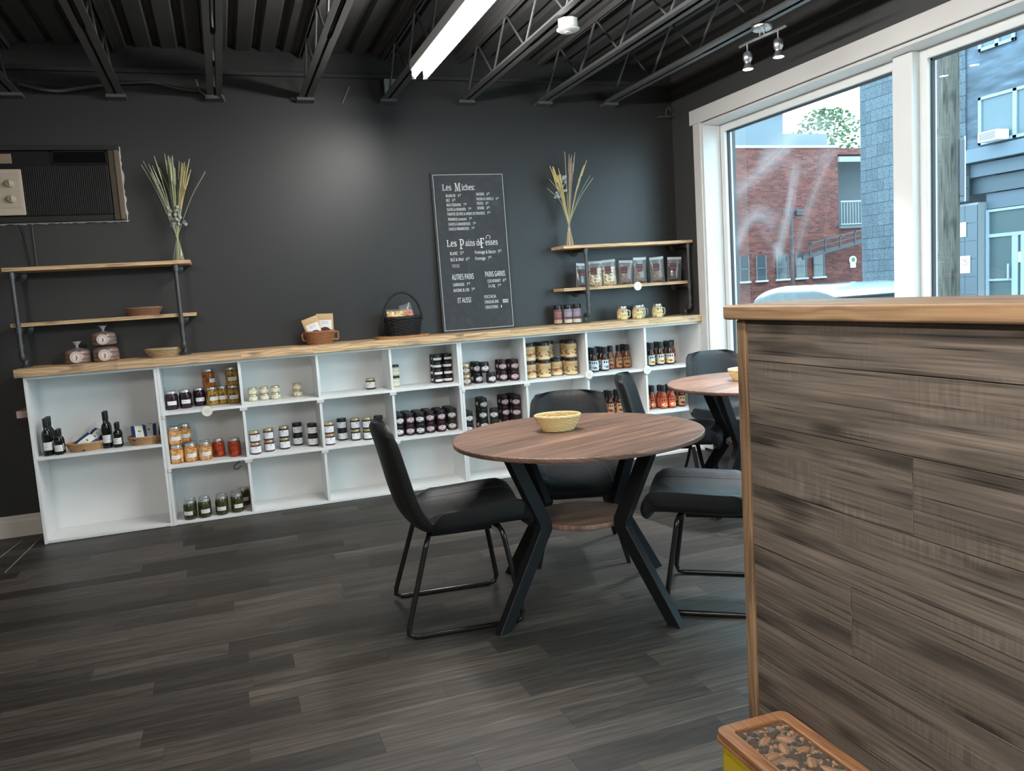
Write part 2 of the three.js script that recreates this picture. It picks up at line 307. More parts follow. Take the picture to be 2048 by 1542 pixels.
{
  const b = thing('junction_box', 'white octagonal ceiling box fixed to the joist beside the strip light', 'ceiling box', [2.305, 2.79, 1.56]);
  part('box_body', new THREE.CylinderGeometry(0.055, 0.055, 0.05, 8).translate(0, -0.025, 0), M.whiteTrim, b);
  part('box_cover', lathe([[0, -0.062], [0.05, -0.06], [0.062, -0.052], [0.062, -0.048], [0, -0.048]], 24), M.whiteTrim, b);
  part('knob', lathe([[0, -0.075], [0.02, -0.072], [0.024, -0.06], [0, -0.058]], 16), M.silverLid, b);
  const s = thing('wall_box', 'small grey blank box high on the wall beside the strip light', 'wall box', [1.728, 2.85, ZW]);
  part('box_body', rb(-0.04, 0, 0, 0.04, 0.095, 0.045, 0.006), std(lin(0.3, 0.3, 0.3), 0.5), s);
  part('cover_plate', rb(-0.043, -0.003, 0.045, 0.043, 0.098, 0.049, 0.002), std(lin(0.3, 0.3, 0.3), 0.5), s);
  const h = thing('wall_bracket', 'small black metal bracket high on the wall near the window corner', 'bracket', [3.96, 2.70, ZW]);
  part('plate', rb(-0.05, 0, 0, 0.05, 0.012, 0.05, 0.002), M.joist, h);
  part('hook', bent([[0.02, 0.01, 0.03], [0.02, 0.06, 0.03], [0.05, 0.09, 0.03], [0.06, 0.05, 0.04]], 0.005, 0.02), M.joist, h);
  const wire = (pts, r, label, mat = M.joist) => { const c = thing('ceiling_cable', label, 'cable'); part('cable_run', spline(pts, r, 40, 6), mat, c); };
  wire([[-0.62, 2.86, ZW + 0.06], [-0.42, 2.815, ZW + 0.09], [-0.25, 2.84, ZW + 0.09], [-0.06, 2.87, ZW + 0.07]], 0.012, 'black cable sagging along the wall top above the air conditioner');
  wire([[-0.04, 2.88, ZW + 0.05], [0.15, 2.885, ZW + 0.06], [0.32, 2.85, ZW + 0.06], [0.46, 2.835, ZW + 0.06]], 0.010, 'black cable running right from the air conditioner corner to a coil');
  wire([[0.42, 2.90, ZW + 0.1], [0.44, 2.83, ZW + 0.1], [0.5, 2.795, ZW + 0.1], [0.55, 2.84, ZW + 0.1], [0.52, 2.86, ZW + 0.12], [0.57, 2.80, ZW + 0.12], [0.59, 2.76, ZW + 0.12]], 0.009, 'coiled black cable bundle hanging below a joist end');
  wire([[1.38, 2.78, ZW + 0.012], [1.44, 2.90, ZW + 0.012]], 0.005, 'short pale cable slanting up the wall left of the grey box', std(lin(0.25, 0.24, 0.22), 0.6));
  wire([[1.03, 2.81, ZW + 0.02], [1.1, 2.795, ZW + 0.02], [1.17, 2.795, ZW + 0.02]], 0.006, 'short cable end poking from the wall top between joists', std(lin(0.2, 0.2, 0.2), 0.6));
}

// ---------------------------------------------------------------- white shelving units, countertop
const YU_A = 0.538, YU_B = 0.738, YL_B = 0.3865, YU_C = 0.703, YL_C = 0.350, HT = 1.053, TH = 0.018;
function unit(name, label, x0, cols, cw, levels, clips) {
  const u = thing(name, label, 'shelving unit', [x0, 0, 0]), W = cols * cw, zb = ZW + 0.008;
  part('back_panel', bb(0.002, 0.002, zb, W - 0.002, HT - 0.002, zb + 0.006), M.white, u);
  part('side_panel', rb(0.0005, 0, zb + 0.006, TH, HT, 0, 0.0015), M.white, u);
  part('side_panel', rb(W - TH, 0, zb + 0.006, W - 0.0005, HT, 0, 0.0015), M.white, u);
  part('top_panel', rb(TH, HT - TH, zb + 0.006, W - TH, HT, -0.001, 0.0015), M.white, u);
  part('bottom_panel', rb(TH, 0.002, zb + 0.006, W - TH, 0.02, -0.001, 0.0015), M.white, u);
  for (let c = 0; c < cols; c++) {
    if (c) part('divider', rb(c * cw - TH / 2, 0.02, zb + 0.006, c * cw + TH / 2, HT - TH, -0.0005, 0.0015), M.white, u);
    for (const y of levels) part('shelf', rb(c * cw + (c ? TH / 2 : TH), y - TH / 2, zb + 0.006, (c + 1) * cw - (c < cols - 1 ? TH / 2 : TH), y + TH / 2, -0.001, 0.0015), M.white, u);
  }
  for (const y of clips) for (let c = 0; c <= cols; c++) {
    const x = c * cw, a = c ? -0.024 : 0.0005, b = c < cols ? 0.024 : -0.0005;
    part('shelf_clip', rb(x + a, y - 0.028, -0.002, x + b, y - 0.006, 0.006, 0.002), M.whiteTrim, u);
  }
  return u;
}
unit('open_cabinet', 'wide white open cabinet with one middle shelf, leftmost along the wall', -0.752, 1, 0.752, [YU_A], []);
unit('cubby_shelf', 'white four-column cubby unit holding preserve jars left of the chalkboard', 0, 4, w, [YL_B, YU_B], [YL_B, YU_B]);
unit('cubby_shelf', 'white four-column cubby unit holding sauces and tins beside the window', 4 * w, 4, w, [YL_C, YU_C], [YL_C, YU_C]);
const CT = 1.103;
{
  const c = thing('countertop', 'long pine butcher-block counter lying along the white shelving', 'counter', [0, HT, 0]);
  const x0 = -0.79, x1 = XW - 0.002, rows = 6, z0 = ZW + 0.001, z1 = 0.032, dz = (z1 - z0) / rows;
  for (let r = 0; r < rows; r++) {
    let x = x0; while (x < x1) {
      const e = Math.min(x1, x + rr(0.35, 0.75)), E = x1 - e < 0.15 ? x1 : e;
      part('stave', muv(rb(x, 0, z0 + r * dz, E - 0.0004, CT - HT, z0 + (r + 1) * dz - 0.0004, 0.0015), 'x', rnd() * 3, rnd() * 3), pick(pineTones), c); x = E;
    }
  }
}
{
  const p = thing('wood_offcut', 'pinkish wood block peeking out left of the wide cabinet', 'wood block', [-0.79, 0.8, -0.16]);
  part('block', rb(-0.03, 0, -0.17, 0.03, 0.045, 0.12, 0.003), std(lin(0.50, 0.33, 0.27), 0.7, { bumpMap: texNoise, bumpScale: 0.001 }), p);
  const k = thing('hanging_hook', 'small dark wire hook hanging under the second column lower shelf', 'hook', [0.445, YL_B - TH / 2, -0.05]);
  part('wire', bent([[0, 0, 0], [0, -0.02, 0], [-0.03, -0.03, 0], [-0.04, -0.055, 0.01], [-0.02, -0.065, 0.01], [0.01, -0.045, 0.01]], 0.003, 0.01, 6), M.blackMetal, k);
}

{
  const wr = (a, b, label) => { const c = thing('floor_wire', label, 'wire'); part('wire_run', rod(a, b, 0.002, 5), std(lin(0.35, 0.34, 0.32), 0.6), c); };
  wr([-0.957, 0.0025, 0.172], [-0.913, 0.0025, -0.198], 'thin pale wire on the floor left of the wide cabinet, farther left one');
  wr([-0.853, 0.0025, 0.529], [-0.805, 0.0025, -0.231], 'thin pale wire on the floor left of the wide cabinet, nearer one');
}

// ---------------------------------------------------------------- pipe shelves
function pipeShelf(x0, x1, u0, u1, yTop, yMid, label) {
  const s = thing('pipe_shelf', label, 'shelf', [0, CT, 0]); const r = 0.0135, zu = -0.10, zf = -0.17;
  const T = yTop - CT, Md = yMid - CT;
  const board = (y, zfront, ou) => part('board', muv(rb(x0, y - 0.024, ZW + 0.002, x1, y, zfront, 0.003), 'x', ou, ou * 0.3), pineTones[ou > 0.5 ? 1 : 0], s);
  board(T, -0.075, 0.2); board(Md, -0.116, 0.9);
  for (const x of [u0, u1]) {
    const g = new THREE.Group(); g.name = 'pipe_upright'; s.add(g); g.position.x = x;
    part('floor_flange', lathe([[0, 0], [0.036, 0], [0.036, 0.006], [0.02, 0.009], [0.018, 0.02], [0, 0.02]], 20), M.pipe, g, [0, 0, zf]);
    part('pipe', rod([0, 0.02, zf], [0, 0.05, zf], r, 12), M.pipe, g);
    part('elbow', bent([[0, 0.035, zf], [0, 0.06, zf], [0, 0.06, zf + 0.03]], 0.018, 0.02, 10), M.pipe, g);
    part('elbow', bent([[0, 0.06, zu - 0.03], [0, 0.06, zu], [0, 0.09, zu]], 0.018, 0.02, 10), M.pipe, g);
    part('pipe', rod([0, 0.08, zu], [0, T - 0.03, zu], r, 12), M.pipe, g);
    for (const y of [Md - 0.038, T - 0.04]) {
      part('tee', join([rod([0, y - 0.028, zu], [0, y + (y > Md ? 0.012 : 0.012), zu], 0.019, 12), rod([0, y, zu], [0, y, zu - 0.035], 0.019, 12)]), M.pipe, g);
      part('pipe', rod([0, y, zu - 0.03], [0, y, ZW + 0.012], r, 12), M.pipe, g);
      part('wall_flange', lathe([[0, 0], [0.038, 0], [0.038, 0.006], [0.02, 0.009], [0.018, 0.02], [0, 0.02]], 20).rotateX(Math.PI / 2), M.pipe, g, [0, y, ZW + 0.0005]);
    }
    part('collar', rod([0, 0.12, zu], [0, 0.15, zu], 0.018, 12), M.pipe, g);
  }
  return s;
}
pipeShelf(-0.805, 0.272, -0.758, 0.178, 1.722, 1.381, 'two-tier pine and black pipe shelf below the air conditioner');
pipeShelf(2.915, 4.043, 3.108, 4.012, 1.703, 1.381, 'two-tier pine and black pipe shelf holding clear pouches near the window');

// ---------------------------------------------------------------- air conditioner in the wall
{
  const a = thing('air_conditioner', 'old black through-wall air conditioner with beige control panel', 'air conditioner', [-0.55, 2.0, ZW]);
  const dark = phy(lin(0.008, 0.008, 0.008), 0.45, { specularIntensity: 0.5 }), beige = std(lin(0.55, 0.45, 0.34), 0.5), old = std(lin(0.13, 0.095, 0.065), 0.8, { bumpMap: rep(texNoise, 6, 6), bumpScale: 0.004 });
  part('body', rb(-0.41, 0.05, 0, 0.385, 0.455, 0.055, 0.008), dark, a);
  // timber surround with broken plaster edge
  part('surround', rb(-0.46, 0.455, 0, 0.455, 0.485, 0.07, 0.003), std(lin(0.018, 0.016, 0.014), 0.7), a);
  part('surround', rb(-0.46, 0.012, 0, 0.455, 0.05, 0.05, 0.003), std(lin(0.018, 0.016, 0.014), 0.7), a);
  part('surround', rb(0.388, 0.012, 0, 0.425, 0.47, 0.06, 0.003), old, a);
  part('surround', rb(0.425, 0.012, 0, 0.452, 0.47, 0.066, 0.003), std(lin(0.30, 0.22, 0.15), 0.8, { bumpMap: rep(texNoise, 6, 6), bumpScale: 0.004 }), a);
  const chip = std(lin(0.62, 0.58, 0.52), 0.9, { bumpMap: texNoise, bumpScale: 0.003 });
  const rag = (pts) => { const sh = new THREE.Shape(pts.map((p) => new THREE.Vector2(...p))); return new THREE.ExtrudeGeometry(sh, { depth: 0.012, bevelEnabled: false }); };
  const low = [[-0.46, 0.012]], hi = []; for (let x = -0.46; x < 0.47; x += 0.02) { hi.push([x, 0.012 - 0.004 - 0.009 * rnd()]); } part('plaster_edge', rag([...low, [0.47, 0.012], ...hi.reverse()]), chip, a);
  const rt = []; for (let y = 0.0; y < 0.49; y += 0.02) rt.push([0.452 + 0.004 + 0.012 * rnd() * (y < 0.33 ? 1 : 0.6), y]); part('plaster_edge', rag([[0.452, 0], ...rt, [0.452, 0.49]]), chip, a);
  const tp = []; for (let x = 0.33; x < 0.46; x += 0.02) tp.push([x, 0.486 + 0.01 * rnd()]); part('plaster_edge', rag([[0.33, 0.484], ...tp, [0.46, 0.484]]), chip, a);
  const lou = new THREE.Group(); lou.name = 'outlet_louvre'; lou.position.set(0.23, 0.41, 0.055); a.add(lou);
  part('louvre_frame', join([bb(-0.165, 0.033, 0, 0.15, 0.04, 0.012), bb(-0.165, -0.043, 0, 0.15, -0.036, 0.012), bb(-0.165, -0.043, 0, -0.158, 0.04, 0.012), bb(0.143, -0.043, 0, 0.15, 0.04, 0.012)]), dark, lou);
  for (let i = 0; i < 9; i++) part('louvre_slat', box(0.30, 0.0035, 0.012), dark, lou, [-0.008, -0.031 + i * 0.0078, 0.004], [0.5, 0, 0]);
  const gr = new THREE.Group(); gr.name = 'intake_grille'; gr.position.set(0.13, 0.205, 0.055); a.add(gr);
  part('grille_plate', rb(-0.245, -0.155, -0.002, 0.25, 0.155, 0.003, 0.002), dark, gr);
  const slat = new THREE.BoxGeometry(0.0045, 0.30, 0.007), grey = std(lin(0.022, 0.022, 0.021), 0.5);
  for (let i = 0; i < 40; i++) part('grille_slat', slat, grey, gr, [-0.236 + i * 0.0122, 0, 0.0065]);
  const cp = new THREE.Group(); cp.name = 'control_panel'; cp.position.set(-0.215, 0.2, 0.055); a.add(cp);
  part('panel_plate', rb(-0.19, -0.145, 0, 0.10, 0.14, 0.018, 0.006), beige, cp);
  part('panel_inset', rb(-0.055, -0.10, 0.018, 0.085, 0.115, 0.021, 0.002), std(lin(0.5, 0.41, 0.31), 0.45), cp);
  for (const y of [0.05, -0.045]) { const k = part('dial', lathe([[0, 0.026], [0.017, 0.025], [0.02, 0.018], [0.026, 0.004], [0.026, 0], [0, 0]], 20).rotateX(Math.PI / 2), beige, cp, [0.03, y, 0.021]); part('pointer', box(0.004, 0.03, 0.004), std(lin(0.12, 0.09, 0.07), 0.5), k, [0, 0, 0.027]); }
  part('cardboard_flap', rb(-0.40, 0.375, 0.05, -0.16, 0.435, 0.062, 0.003), std(lin(0.30, 0.22, 0.15), 0.8), a);
  const c = thing('power_cord', 'thin black power cord hanging below the air conditioner', 'cord', [-0.72, 2.0, ZW + 0.05]);
  part('cord_run', spline([[0, 0.0, 0], [0.01, -0.05, -0.01], [0.015, -0.12, -0.035], [0.03, -0.26, -0.038]], 0.004, 30, 6), M.blackMetal, c);
  const d = thing('wall_conduit', 'thin dark cable running down the wall below the air conditioner', 'cable', [-0.655, 1.73, ZW + 0.006]);
  part('conduit', rod([0, 0, 0], [0, 0.26, 0], 0.006, 6), M.wallSide, d);
}

// ---------------------------------------------------------------- chalkboard menu
{
  const tex = canvasTex(840, 1740, (g, W, H) => {
    g.fillStyle = '#35373a'; g.fillRect(0, 0, W, H);
    for (let i = 0; i < 900; i++) { g.fillStyle = `rgba(${rnd() < 0.5 ? 200 : 10},200,200,${0.012 * rnd()})`; g.beginPath(); g.ellipse(rnd() * W, rnd() * H, 20 + 80 * rnd(), 6 + 30 * rnd(), rnd() * 3, 0, 7); g.fill(); }
    g.strokeStyle = '#dfe1de'; g.lineWidth = 4; g.strokeRect(24, 22, W - 44, H - 44);
    g.fillStyle = '#e6e7e3';
    const T = (s, x, y, size, sq = 0.72, font = 'sans-serif', alpha = 1) => { g.save(); g.globalAlpha = alpha; g.translate(x, y); g.scale(sq, 1); g.font = `${size}px ${font}`; g.fillText(s, 0, 0); const m = g.measureText(s).width; g.restore(); return x + m * sq; };
    const P = (s, x, y, size, pr, sq = 0.62) => { let e = T(s, x, y, size, sq); if (pr) { e = T(pr, e + 26, y, size * 0.95, 0.7); T('00', e + 4, y - size * 0.42, size * 0.5, 0.7); g.fillRect(e + 4, y - size * 0.38, size * 0.42, 2); } };
    T('Les', 118, 190, 92, 0.72, 'serif'); T('M', 258, 200, 122, 0.62, 'serif'); T('iches:', 338, 190, 86, 0.66, 'serif');
    let y = 262; const L = 152, R = 500, d = 50;
    P('BLANCHE', L, y, 42, '6'); P('RAISINS', R, y - 10, 42, '6');
    P('BLÉ', L, y + d, 42, '6'); P('RAISINS & CANNELLE', R, y + d - 8, 40, '6', 0.52);
    P('MULTIGRAINS', L, y + 2 * d, 42, '7'); P('PESTO', R, y + 2 * d - 8, 42, '6');
    P('OLIVES & ROMARIN', L, y + 3 * d, 42, '7', 0.58); P('DIVINE', R, y + 3 * d - 8, 42, '8');
    P('TOMATES SÉCHÉES & HERBES DE PROVENCE', L, y + 4 * d, 42, '7', 0.52);
    P('FROMAGE (maison)', L + 4, y + 5 * d + 6, 42, '7', 0.58); P('CHOCO-CANNEBERGES', L + 4, y + 6 * d + 10, 42, '7', 0.58); P('CHOCO-FRAMBOISES', L + 4, y + 7 * d + 12, 42, '7', 0.58);
    y = 800;
    T('Les', 118, y, 100, 0.72, 'serif'); T('P', 262, y + 30, 150, 0.62, 'serif'); T('ains de', 330, y, 92, 0.62, 'serif'); T('F', 500, y + 28, 150, 0.62, 'serif'); T('esses', 562, y, 92, 0.66, 'serif');
    g.lineWidth = 5; g.beginPath(); g.arc(600, y - 85, 24, 2.4, 7.2); g.stroke();
    P('BLANC', 146, y + 92, 48, '5'); P('Fromage & Bacon', 430, y + 92, 50, '9', 0.62);
    P('BLÉ & Miel', 146, y + 160, 48, '6', 0.66); P('Fromage', 430, y + 160, 50, '7', 0.62);
    T('TRESSE', 158, y + 230, 46, 0.6, 'sans-serif', 0.75);
    T('AUTRES PAINS', 148, 1165, 84, 0.46); T('PAINS GARNIS', 530, 1150, 80, 0.46);
    P('SARRASIN', 152, 1236, 48, '7', 0.6); P('COCHONNET', 552, 1216, 46, '8', 0.58);
    P('AVOINE & LIN', 152, 1298, 48, '7', 0.6); P("À L'AIL", 560, 1272, 46, '7', 0.6);
    T('ET AUSSI', 190, 1420, 76, 0.52);
    T('FOCCACIA', 500, 1388, 46, 0.66); T('CRAQUELINS', 500, 1446, 46, 0.62); T('CROUTONS', 504, 1506, 46, 0.64);
    for (let k = 0; k < 4; k++) g.fillRect(714, 1412 + k * 11, 66, 5); g.fillRect(690, 1476, 8, 26);
  });
  const b = thing('chalkboard', 'tall black chalkboard menu with white handwriting leaning on the wall', 'chalkboard', [2.268, CT, ZW + 0.062]);
  b.rotation.x = -0.036;
  part('panel', rb(-0.288, 0.001, -0.018, 0.288, 1.188, 0, 0.002), std(lin(0.035, 0.036, 0.038), 0.6), b);
  part('menu_writing', new THREE.PlaneGeometry(0.574, 1.184).translate(0, 0.5945, 0.0008), std(0xffffff, 0.75, { map: tex }), b);
}

// ---------------------------------------------------------------- wicker baskets
function weave(rx, rz, h, k, rows, ribs, tubeR) {      // k: bottom size over rim size
  const list = [];
  for (let j = 0; j < rows; j++) {
    const t = (j + 0.5) / rows, s = k + (1 - k) * Math.pow(t, 0.8), pts = [];
    const n = ribs * 2;
    for (let i = 0; i < n; i++) { const a = i / n * Math.PI * 2, q = 1 + (i % 2 ? 0 : ((i / 2 + j) % 2 ? 1 : -1)) * 0.032; pts.push(new THREE.Vector3(rx * s * q * Math.cos(a), t * h, rz * s * q * Math.sin(a))); }
    list.push(new THREE.TubeGeometry(new THREE.CatmullRomCurve3(pts, true), n * 2, tubeR, 4, true));
  }
  return join(list);
}
function basket(name, rx, rz, h, k, mat, rows = 10, ribs = 22, label, category = 'basket') {
  const b = thing(name, label, category), tr = h / rows * 0.56;
  part('weave', weave(rx, rz, h, k, rows, ribs, tr), mat, b);
  const ribsG = []; for (let i = 0; i < ribs; i++) { const a = i / ribs * Math.PI * 2; ribsG.push(rod([rx * k * Math.cos(a), 0.002, rz * k * Math.sin(a)], [rx * Math.cos(a) * 0.99, h, rz * Math.sin(a) * 0.99], tr * 0.8, 4)); }
  part('ribs', join(ribsG), mat, b);
  const rim = []; for (const q of [0, 1]) { const pts = []; for (let i = 0; i < 48; i++) { const a = i / 48 * Math.PI * 2; pts.push(new THREE.Vector3(rx * (1 + 0.012 * Math.sin(a * 24 + q * 3.14)) * Math.cos(a), h + tr * (q ? 0.9 : -0.1), rz * (1 + 0.012 * Math.cos(a * 24 + q * 3.14)) * Math.sin(a))); } rim.push(new THREE.TubeGeometry(new THREE.CatmullRomCurve3(pts, true), 96, tr * 1.25, 5, true)); }
  part('rim', join(rim), mat, b);
  part('base', new THREE.CylinderGeometry(1, 1, 0.005, 28).scale(rx * k, 1, rz * k).translate(0, 0.0035, 0), mat, b);
  b.userData.used = 1; return b;
}
const wick = (r, g, b) => std(lin(r, g, b), 0.65, { bumpMap: rep(texNoise, 2, 2), bumpScale: 0.0006 });
const Wk = { pale: wick(0.78, 0.60, 0.30), tan: wick(0.55, 0.33, 0.16), red: wick(0.34, 0.14, 0.06), black: wick(0.014, 0.013, 0.013), straw: wick(0.45, 0.33, 0.18), terra: wick(0.30, 0.14, 0.08) };

// ---------------------------------------------------------------- tables
function table(pos, label) {
  const t = thing('round_table', label, 'table', pos, 0, 'round cafe tables');
  const prof = [[0, 0.7285], [0.538, 0.7285], [0.546, 0.7315], [0.5475, 0.746], [0.545, 0.749], [0.542, 0.75], [0, 0.75]];
  const top = lathe(prof, 96), p = top.attributes.position, uv = top.attributes.uv, a = 0.35;
  for (let i = 0; i < p.count; i++) { const x = p.getX(i), z = p.getZ(i); uv.setXY(i, (x * Math.cos(a) - z * Math.sin(a)) * 0.9 + 0.5, (x * Math.sin(a) + z * Math.cos(a)) * 0.9 + p.getY(i) * 2); }
  part('tabletop', top, M.walnut, t);
  const sh = lathe([[0, 0.365], [0.2, 0.365], [0.205, 0.369], [0.205, 0.385], [0.201, 0.388], [0, 0.388]], 48), q = sh.attributes.position, u2 = sh.attributes.uv;
  for (let i = 0; i < q.count; i++) u2.setXY(i, q.getX(i) * 0.9, q.getZ(i) * 0.9);
  part('lower_shelf', sh, M.walnut, t);
  for (let k = 0; k < 4; k++) {
    const g = new THREE.Group(); g.name = 'leg'; g.rotation.y = -(67.5 * Math.PI / 180 + k * Math.PI / 2); t.add(g);
    // radial profile of the leg: V above, splayed foot below, 36 mm thick
    const s = new THREE.Shape([[0.372, 0.727], [0.434, 0.727], [0.268, 0.398], [0.268, 0.376], [0.528, 0], [0.466, 0], [0.205, 0.362], [0.205, 0.404]].map((v) => new THREE.Vector2(...v)));
    part('leg_bar', new THREE.ExtrudeGeometry(s, { depth: 0.034, bevelEnabled: true, bevelSize: 0.002, bevelThickness: 0.002, bevelSegments: 1 }).translate(0, 0, -0.017), M.blackMetal, g);
  }
  return t;
}
table([1.845, 0, 2.435], 'nearest round walnut-top table on black splayed legs, pale basket in its middle');
table([3.461, 0, 1.524], 'round walnut-top table half hidden behind the plank partition near the window');
{ const b = basket('bread_basket', 0.102, 0.08, 0.066, 0.64, Wk.pale, 10, 24, 'pale straw-coloured wicker basket on the nearest round table'); b.position.set(1.80, 0.751, 2.33); b.rotation.y = -0.35; }
basket('bread_basket', 0.102, 0.08, 0.066, 0.64, Wk.pale, 10, 24, 'pale straw-coloured wicker basket on the table behind the partition').position.set(3.42, 0.751, 1.44);

// ---------------------------------------------------------------- chairs (local forward is +z)
function shellGeo() {
  const C = [[0.295, 0.396], [0.322, 0.419], [0.298, 0.442], [0.21, 0.447], [0.08, 0.440], [-0.05, 0.435], [-0.14, 0.447], [-0.195, 0.497], [-0.225, 0.58], [-0.25, 0.69], [-0.275, 0.80], [-0.30, 0.878]];
  const cv = new THREE.CatmullRomCurve3(C.map((c) => new THREE.Vector3(0, c[1], c[0])), false, 'centripetal');
  const NU = 44, NV = 22, P = [];
  const hw = (u) => { let v = 0.212 + 0.026 * Math.sin(Math.min(1, u / 0.5) * Math.PI * 0.5); if (u > 0.6) v = 0.238 - 0.045 * Math.pow((u - 0.6) / 0.4, 1.4); const e = Math.min(u / 0.07, (1 - u) / 0.07); if (e < 1) v *= Math.pow(1 - Math.pow(1 - e, 2.4), 0.22) * 0.985 + 0.0; return v; };
  const at = (u, v) => {
    const p = cv.getPoint(u), s = Math.abs(v), wd = hw(u);
    const seat = THREE.MathUtils.smoothstep(u, 0.05, 0.24) * (1 - THREE.MathUtils.smoothstep(u, 0.45, 0.6)), bk = THREE.MathUtils.smoothstep(u, 0.45, 0.62);
    const curl = Math.pow(s, 2.6);
    return new THREE.Vector3(v * wd, p.y + curl * 0.072 * seat, p.z + curl * 0.085 * bk * (1 - 0.35 * u) + curl * 0.01 * seat);
  };
  const eps = 1e-3, N = [], Tk = [], Tb = [], S = [], D = [];
  for (let i = 0; i <= NU; i++) for (let j = 0; j <= NV; j++) {
    const u = 0.003 + 0.994 * i / NU, v = -1 + 2 * j / NV, vv = Math.sign(v) * Math.pow(Math.abs(v), 0.8);
    const p = at(u, vv), du = at(Math.min(1, u + eps), vv).sub(at(Math.max(0, u - eps), vv)), dv = at(u, Math.min(1, vv + 0.02)).sub(at(u, Math.max(-1, vv - 0.02)));
    S.push(1 + 1.0 * THREE.MathUtils.smoothstep(u, 0.0, 0.12) * (1 - THREE.MathUtils.smoothstep(u, 0.42, 0.66))); D.push(Math.pow(Math.abs(vv), 2.6) * 0.072 * THREE.MathUtils.smoothstep(u, 0.05, 0.24) * (1 - THREE.MathUtils.smoothstep(u, 0.45, 0.6)) * 0.55 * Math.min(1, Math.min(j, NV - j) / 3)); P.push(p); N.push(dv.cross(du).normalize());
    const e = Math.min(1, Math.min(i, NU - i) / 3, Math.min(j, NV - j) / 3); Tb.push(0.021 * Math.sqrt(Math.max(0, 1 - Math.pow(1 - Math.min(1, Math.min(i, NU - i) / 3, Math.min(j, NV - j) / 2.5), 2))) + 0.0005); Tk.push(0.021 * Math.sqrt(Math.max(0.0, 1 - Math.pow(1 - e, 2))) + 0.0005);
  }
  const pos = [], idx = [], uv = [], n = P.length, row = NV + 1;
  for (const s of [1, -1]) P.forEach((p, k) => { const q = p.clone().addScaledVector(N[k], s > 0 ? Tk[k] : -Tb[k] * S[k]); if (s < 0) q.y -= D[k]; pos.push(q.x, q.y, q.z); uv.push((k % row) / NV, Math.floor(k / row) / NU * 2); });
  for (let i = 0; i < NU; i++) for (let j = 0; j < NV; j++) { const a = i * row + j, b = a + 1, c = a + row, d = c + 1; idx.push(a, b, c, b, d, c, n + a, n + c, n + b, n + b, n + c, n + d); }
  const edge = []; for (let j = 0; j < NV; j++) edge.push(j); for (let i = 0; i < NU; i++) edge.push(i * row + NV); for (let j = NV; j > 0; j--) edge.push(NU * row + j); for (let i = NU; i > 0; i--) edge.push(i * row);
  edge.forEach((a, k) => { const b = edge[(k + 1) % edge.length]; idx.push(a, n + a, b, b, n + a, n + b); });
  const g = new THREE.BufferGeometry(); g.setAttribute('position', new THREE.Float32BufferAttribute(pos, 3)); g.setAttribute('uv', new THREE.Float32BufferAttribute(uv, 2)); g.setIndex(idx); g.computeVertexNormals();
  const seams = [-1, 1].map((s) => { const pts = []; for (let k = 0; k <= 30; k++) { const u = 0.1 + 0.78 * k / 30, p = at(u, s * 0.70), du = at(u + eps, s * 0.7).sub(at(u - eps, s * 0.7)), dv = at(u, s * 0.7 + 0.02).sub(at(u, s * 0.7 - 0.02)); pts.push(p.addScaledVector(dv.cross(du).normalize(), 0.0205)); } return new THREE.TubeGeometry(new THREE.CatmullRomCurve3(pts), 60, 0.0022, 5); });
  return { g, seams };
}
const SH = shellGeo();
function chair(kind, pos, turn, label) {
  const c = thing(kind === 'sled' ? 'sled_chair' : 'dining_chair', label, 'chair', [pos[0], 0, pos[1]], turn, kind === 'sled' ? 'black chairs on tube sled bases' : 'black chairs on four tapered legs');
  const s = part('seat_shell', SH.g, M.leather, c); for (const e of SH.seams) part('seam', e, M.seam, s);
  part('seat_plate', rb(-0.13, 0.385, -0.11, 0.13, 0.405, 0.16, 0.003), M.blackMetal, c);
  if (kind === 'sled') for (const q of [-1, 1]) part('sled_leg', bent([[q * 0.10, 0.402, -0.10], [q * 0.19, 0.398, -0.125], [q * 0.245, 0.0115, -0.245], [q * 0.245, 0.0115, 0.25], [q * 0.19, 0.40, 0.19], [q * 0.10, 0.404, 0.17]], 0.0112, 0.04, 10), M.tubeMetal, c);
  else for (const sx of [-1, 1]) for (const sz of [-1, 1]) {
    const a = [sx * 0.14, 0.40, sz > 0 ? 0.17 : -0.11], b = [sx * 0.225, 0, sz > 0 ? 0.235 : -0.255];
    const g = bar(b, a, 0.034, 0.022, [0, 0, 1]), p = g.attributes.position;
    for (let i = 0; i < p.count; i++) { const t = p.getY(i) / 0.40, k = 0.62 + 0.5 * t, cx = b[0] + (a[0] - b[0]) * t, cz = b[2] + (a[2] - b[2]) * t; p.setX(i, cx + (p.getX(i) - cx) * k); p.setZ(i, cz + (p.getZ(i) - cz) * k); if (p.getY(i) < 0.05) p.setY(i, 0.0005); }
    g.computeVertexNormals(); part('leg', g, M.blackMetal, c);
  }
  if (kind !== 'sled') c.scale.y = 0.94;
  return c;
}
const face = (dx, dz) => Math.atan2(dx, dz);
chair('sled', [1.275, 2.30], face(0.99, 0.09), 'black leather chair on a tube sled base left of the nearest table');
chair('legs', [2.085, 1.83], face(-0.32, 0.95), 'black chair tucked in behind the nearest table facing the camera');
chair('sled', [2.40, 2.72], face(-0.80, -0.58), 'black sled-base chair right of the nearest table, cut off by the partition');
chair('legs', [2.99, 1.215], face(0.81, 0.585), 'black chair seen edge-on between the two tables, facing the farther one');
chair('sled', [3.645, 0.94], face(-0.12, 0.98), 'black chair behind the farther table beside the window casing');

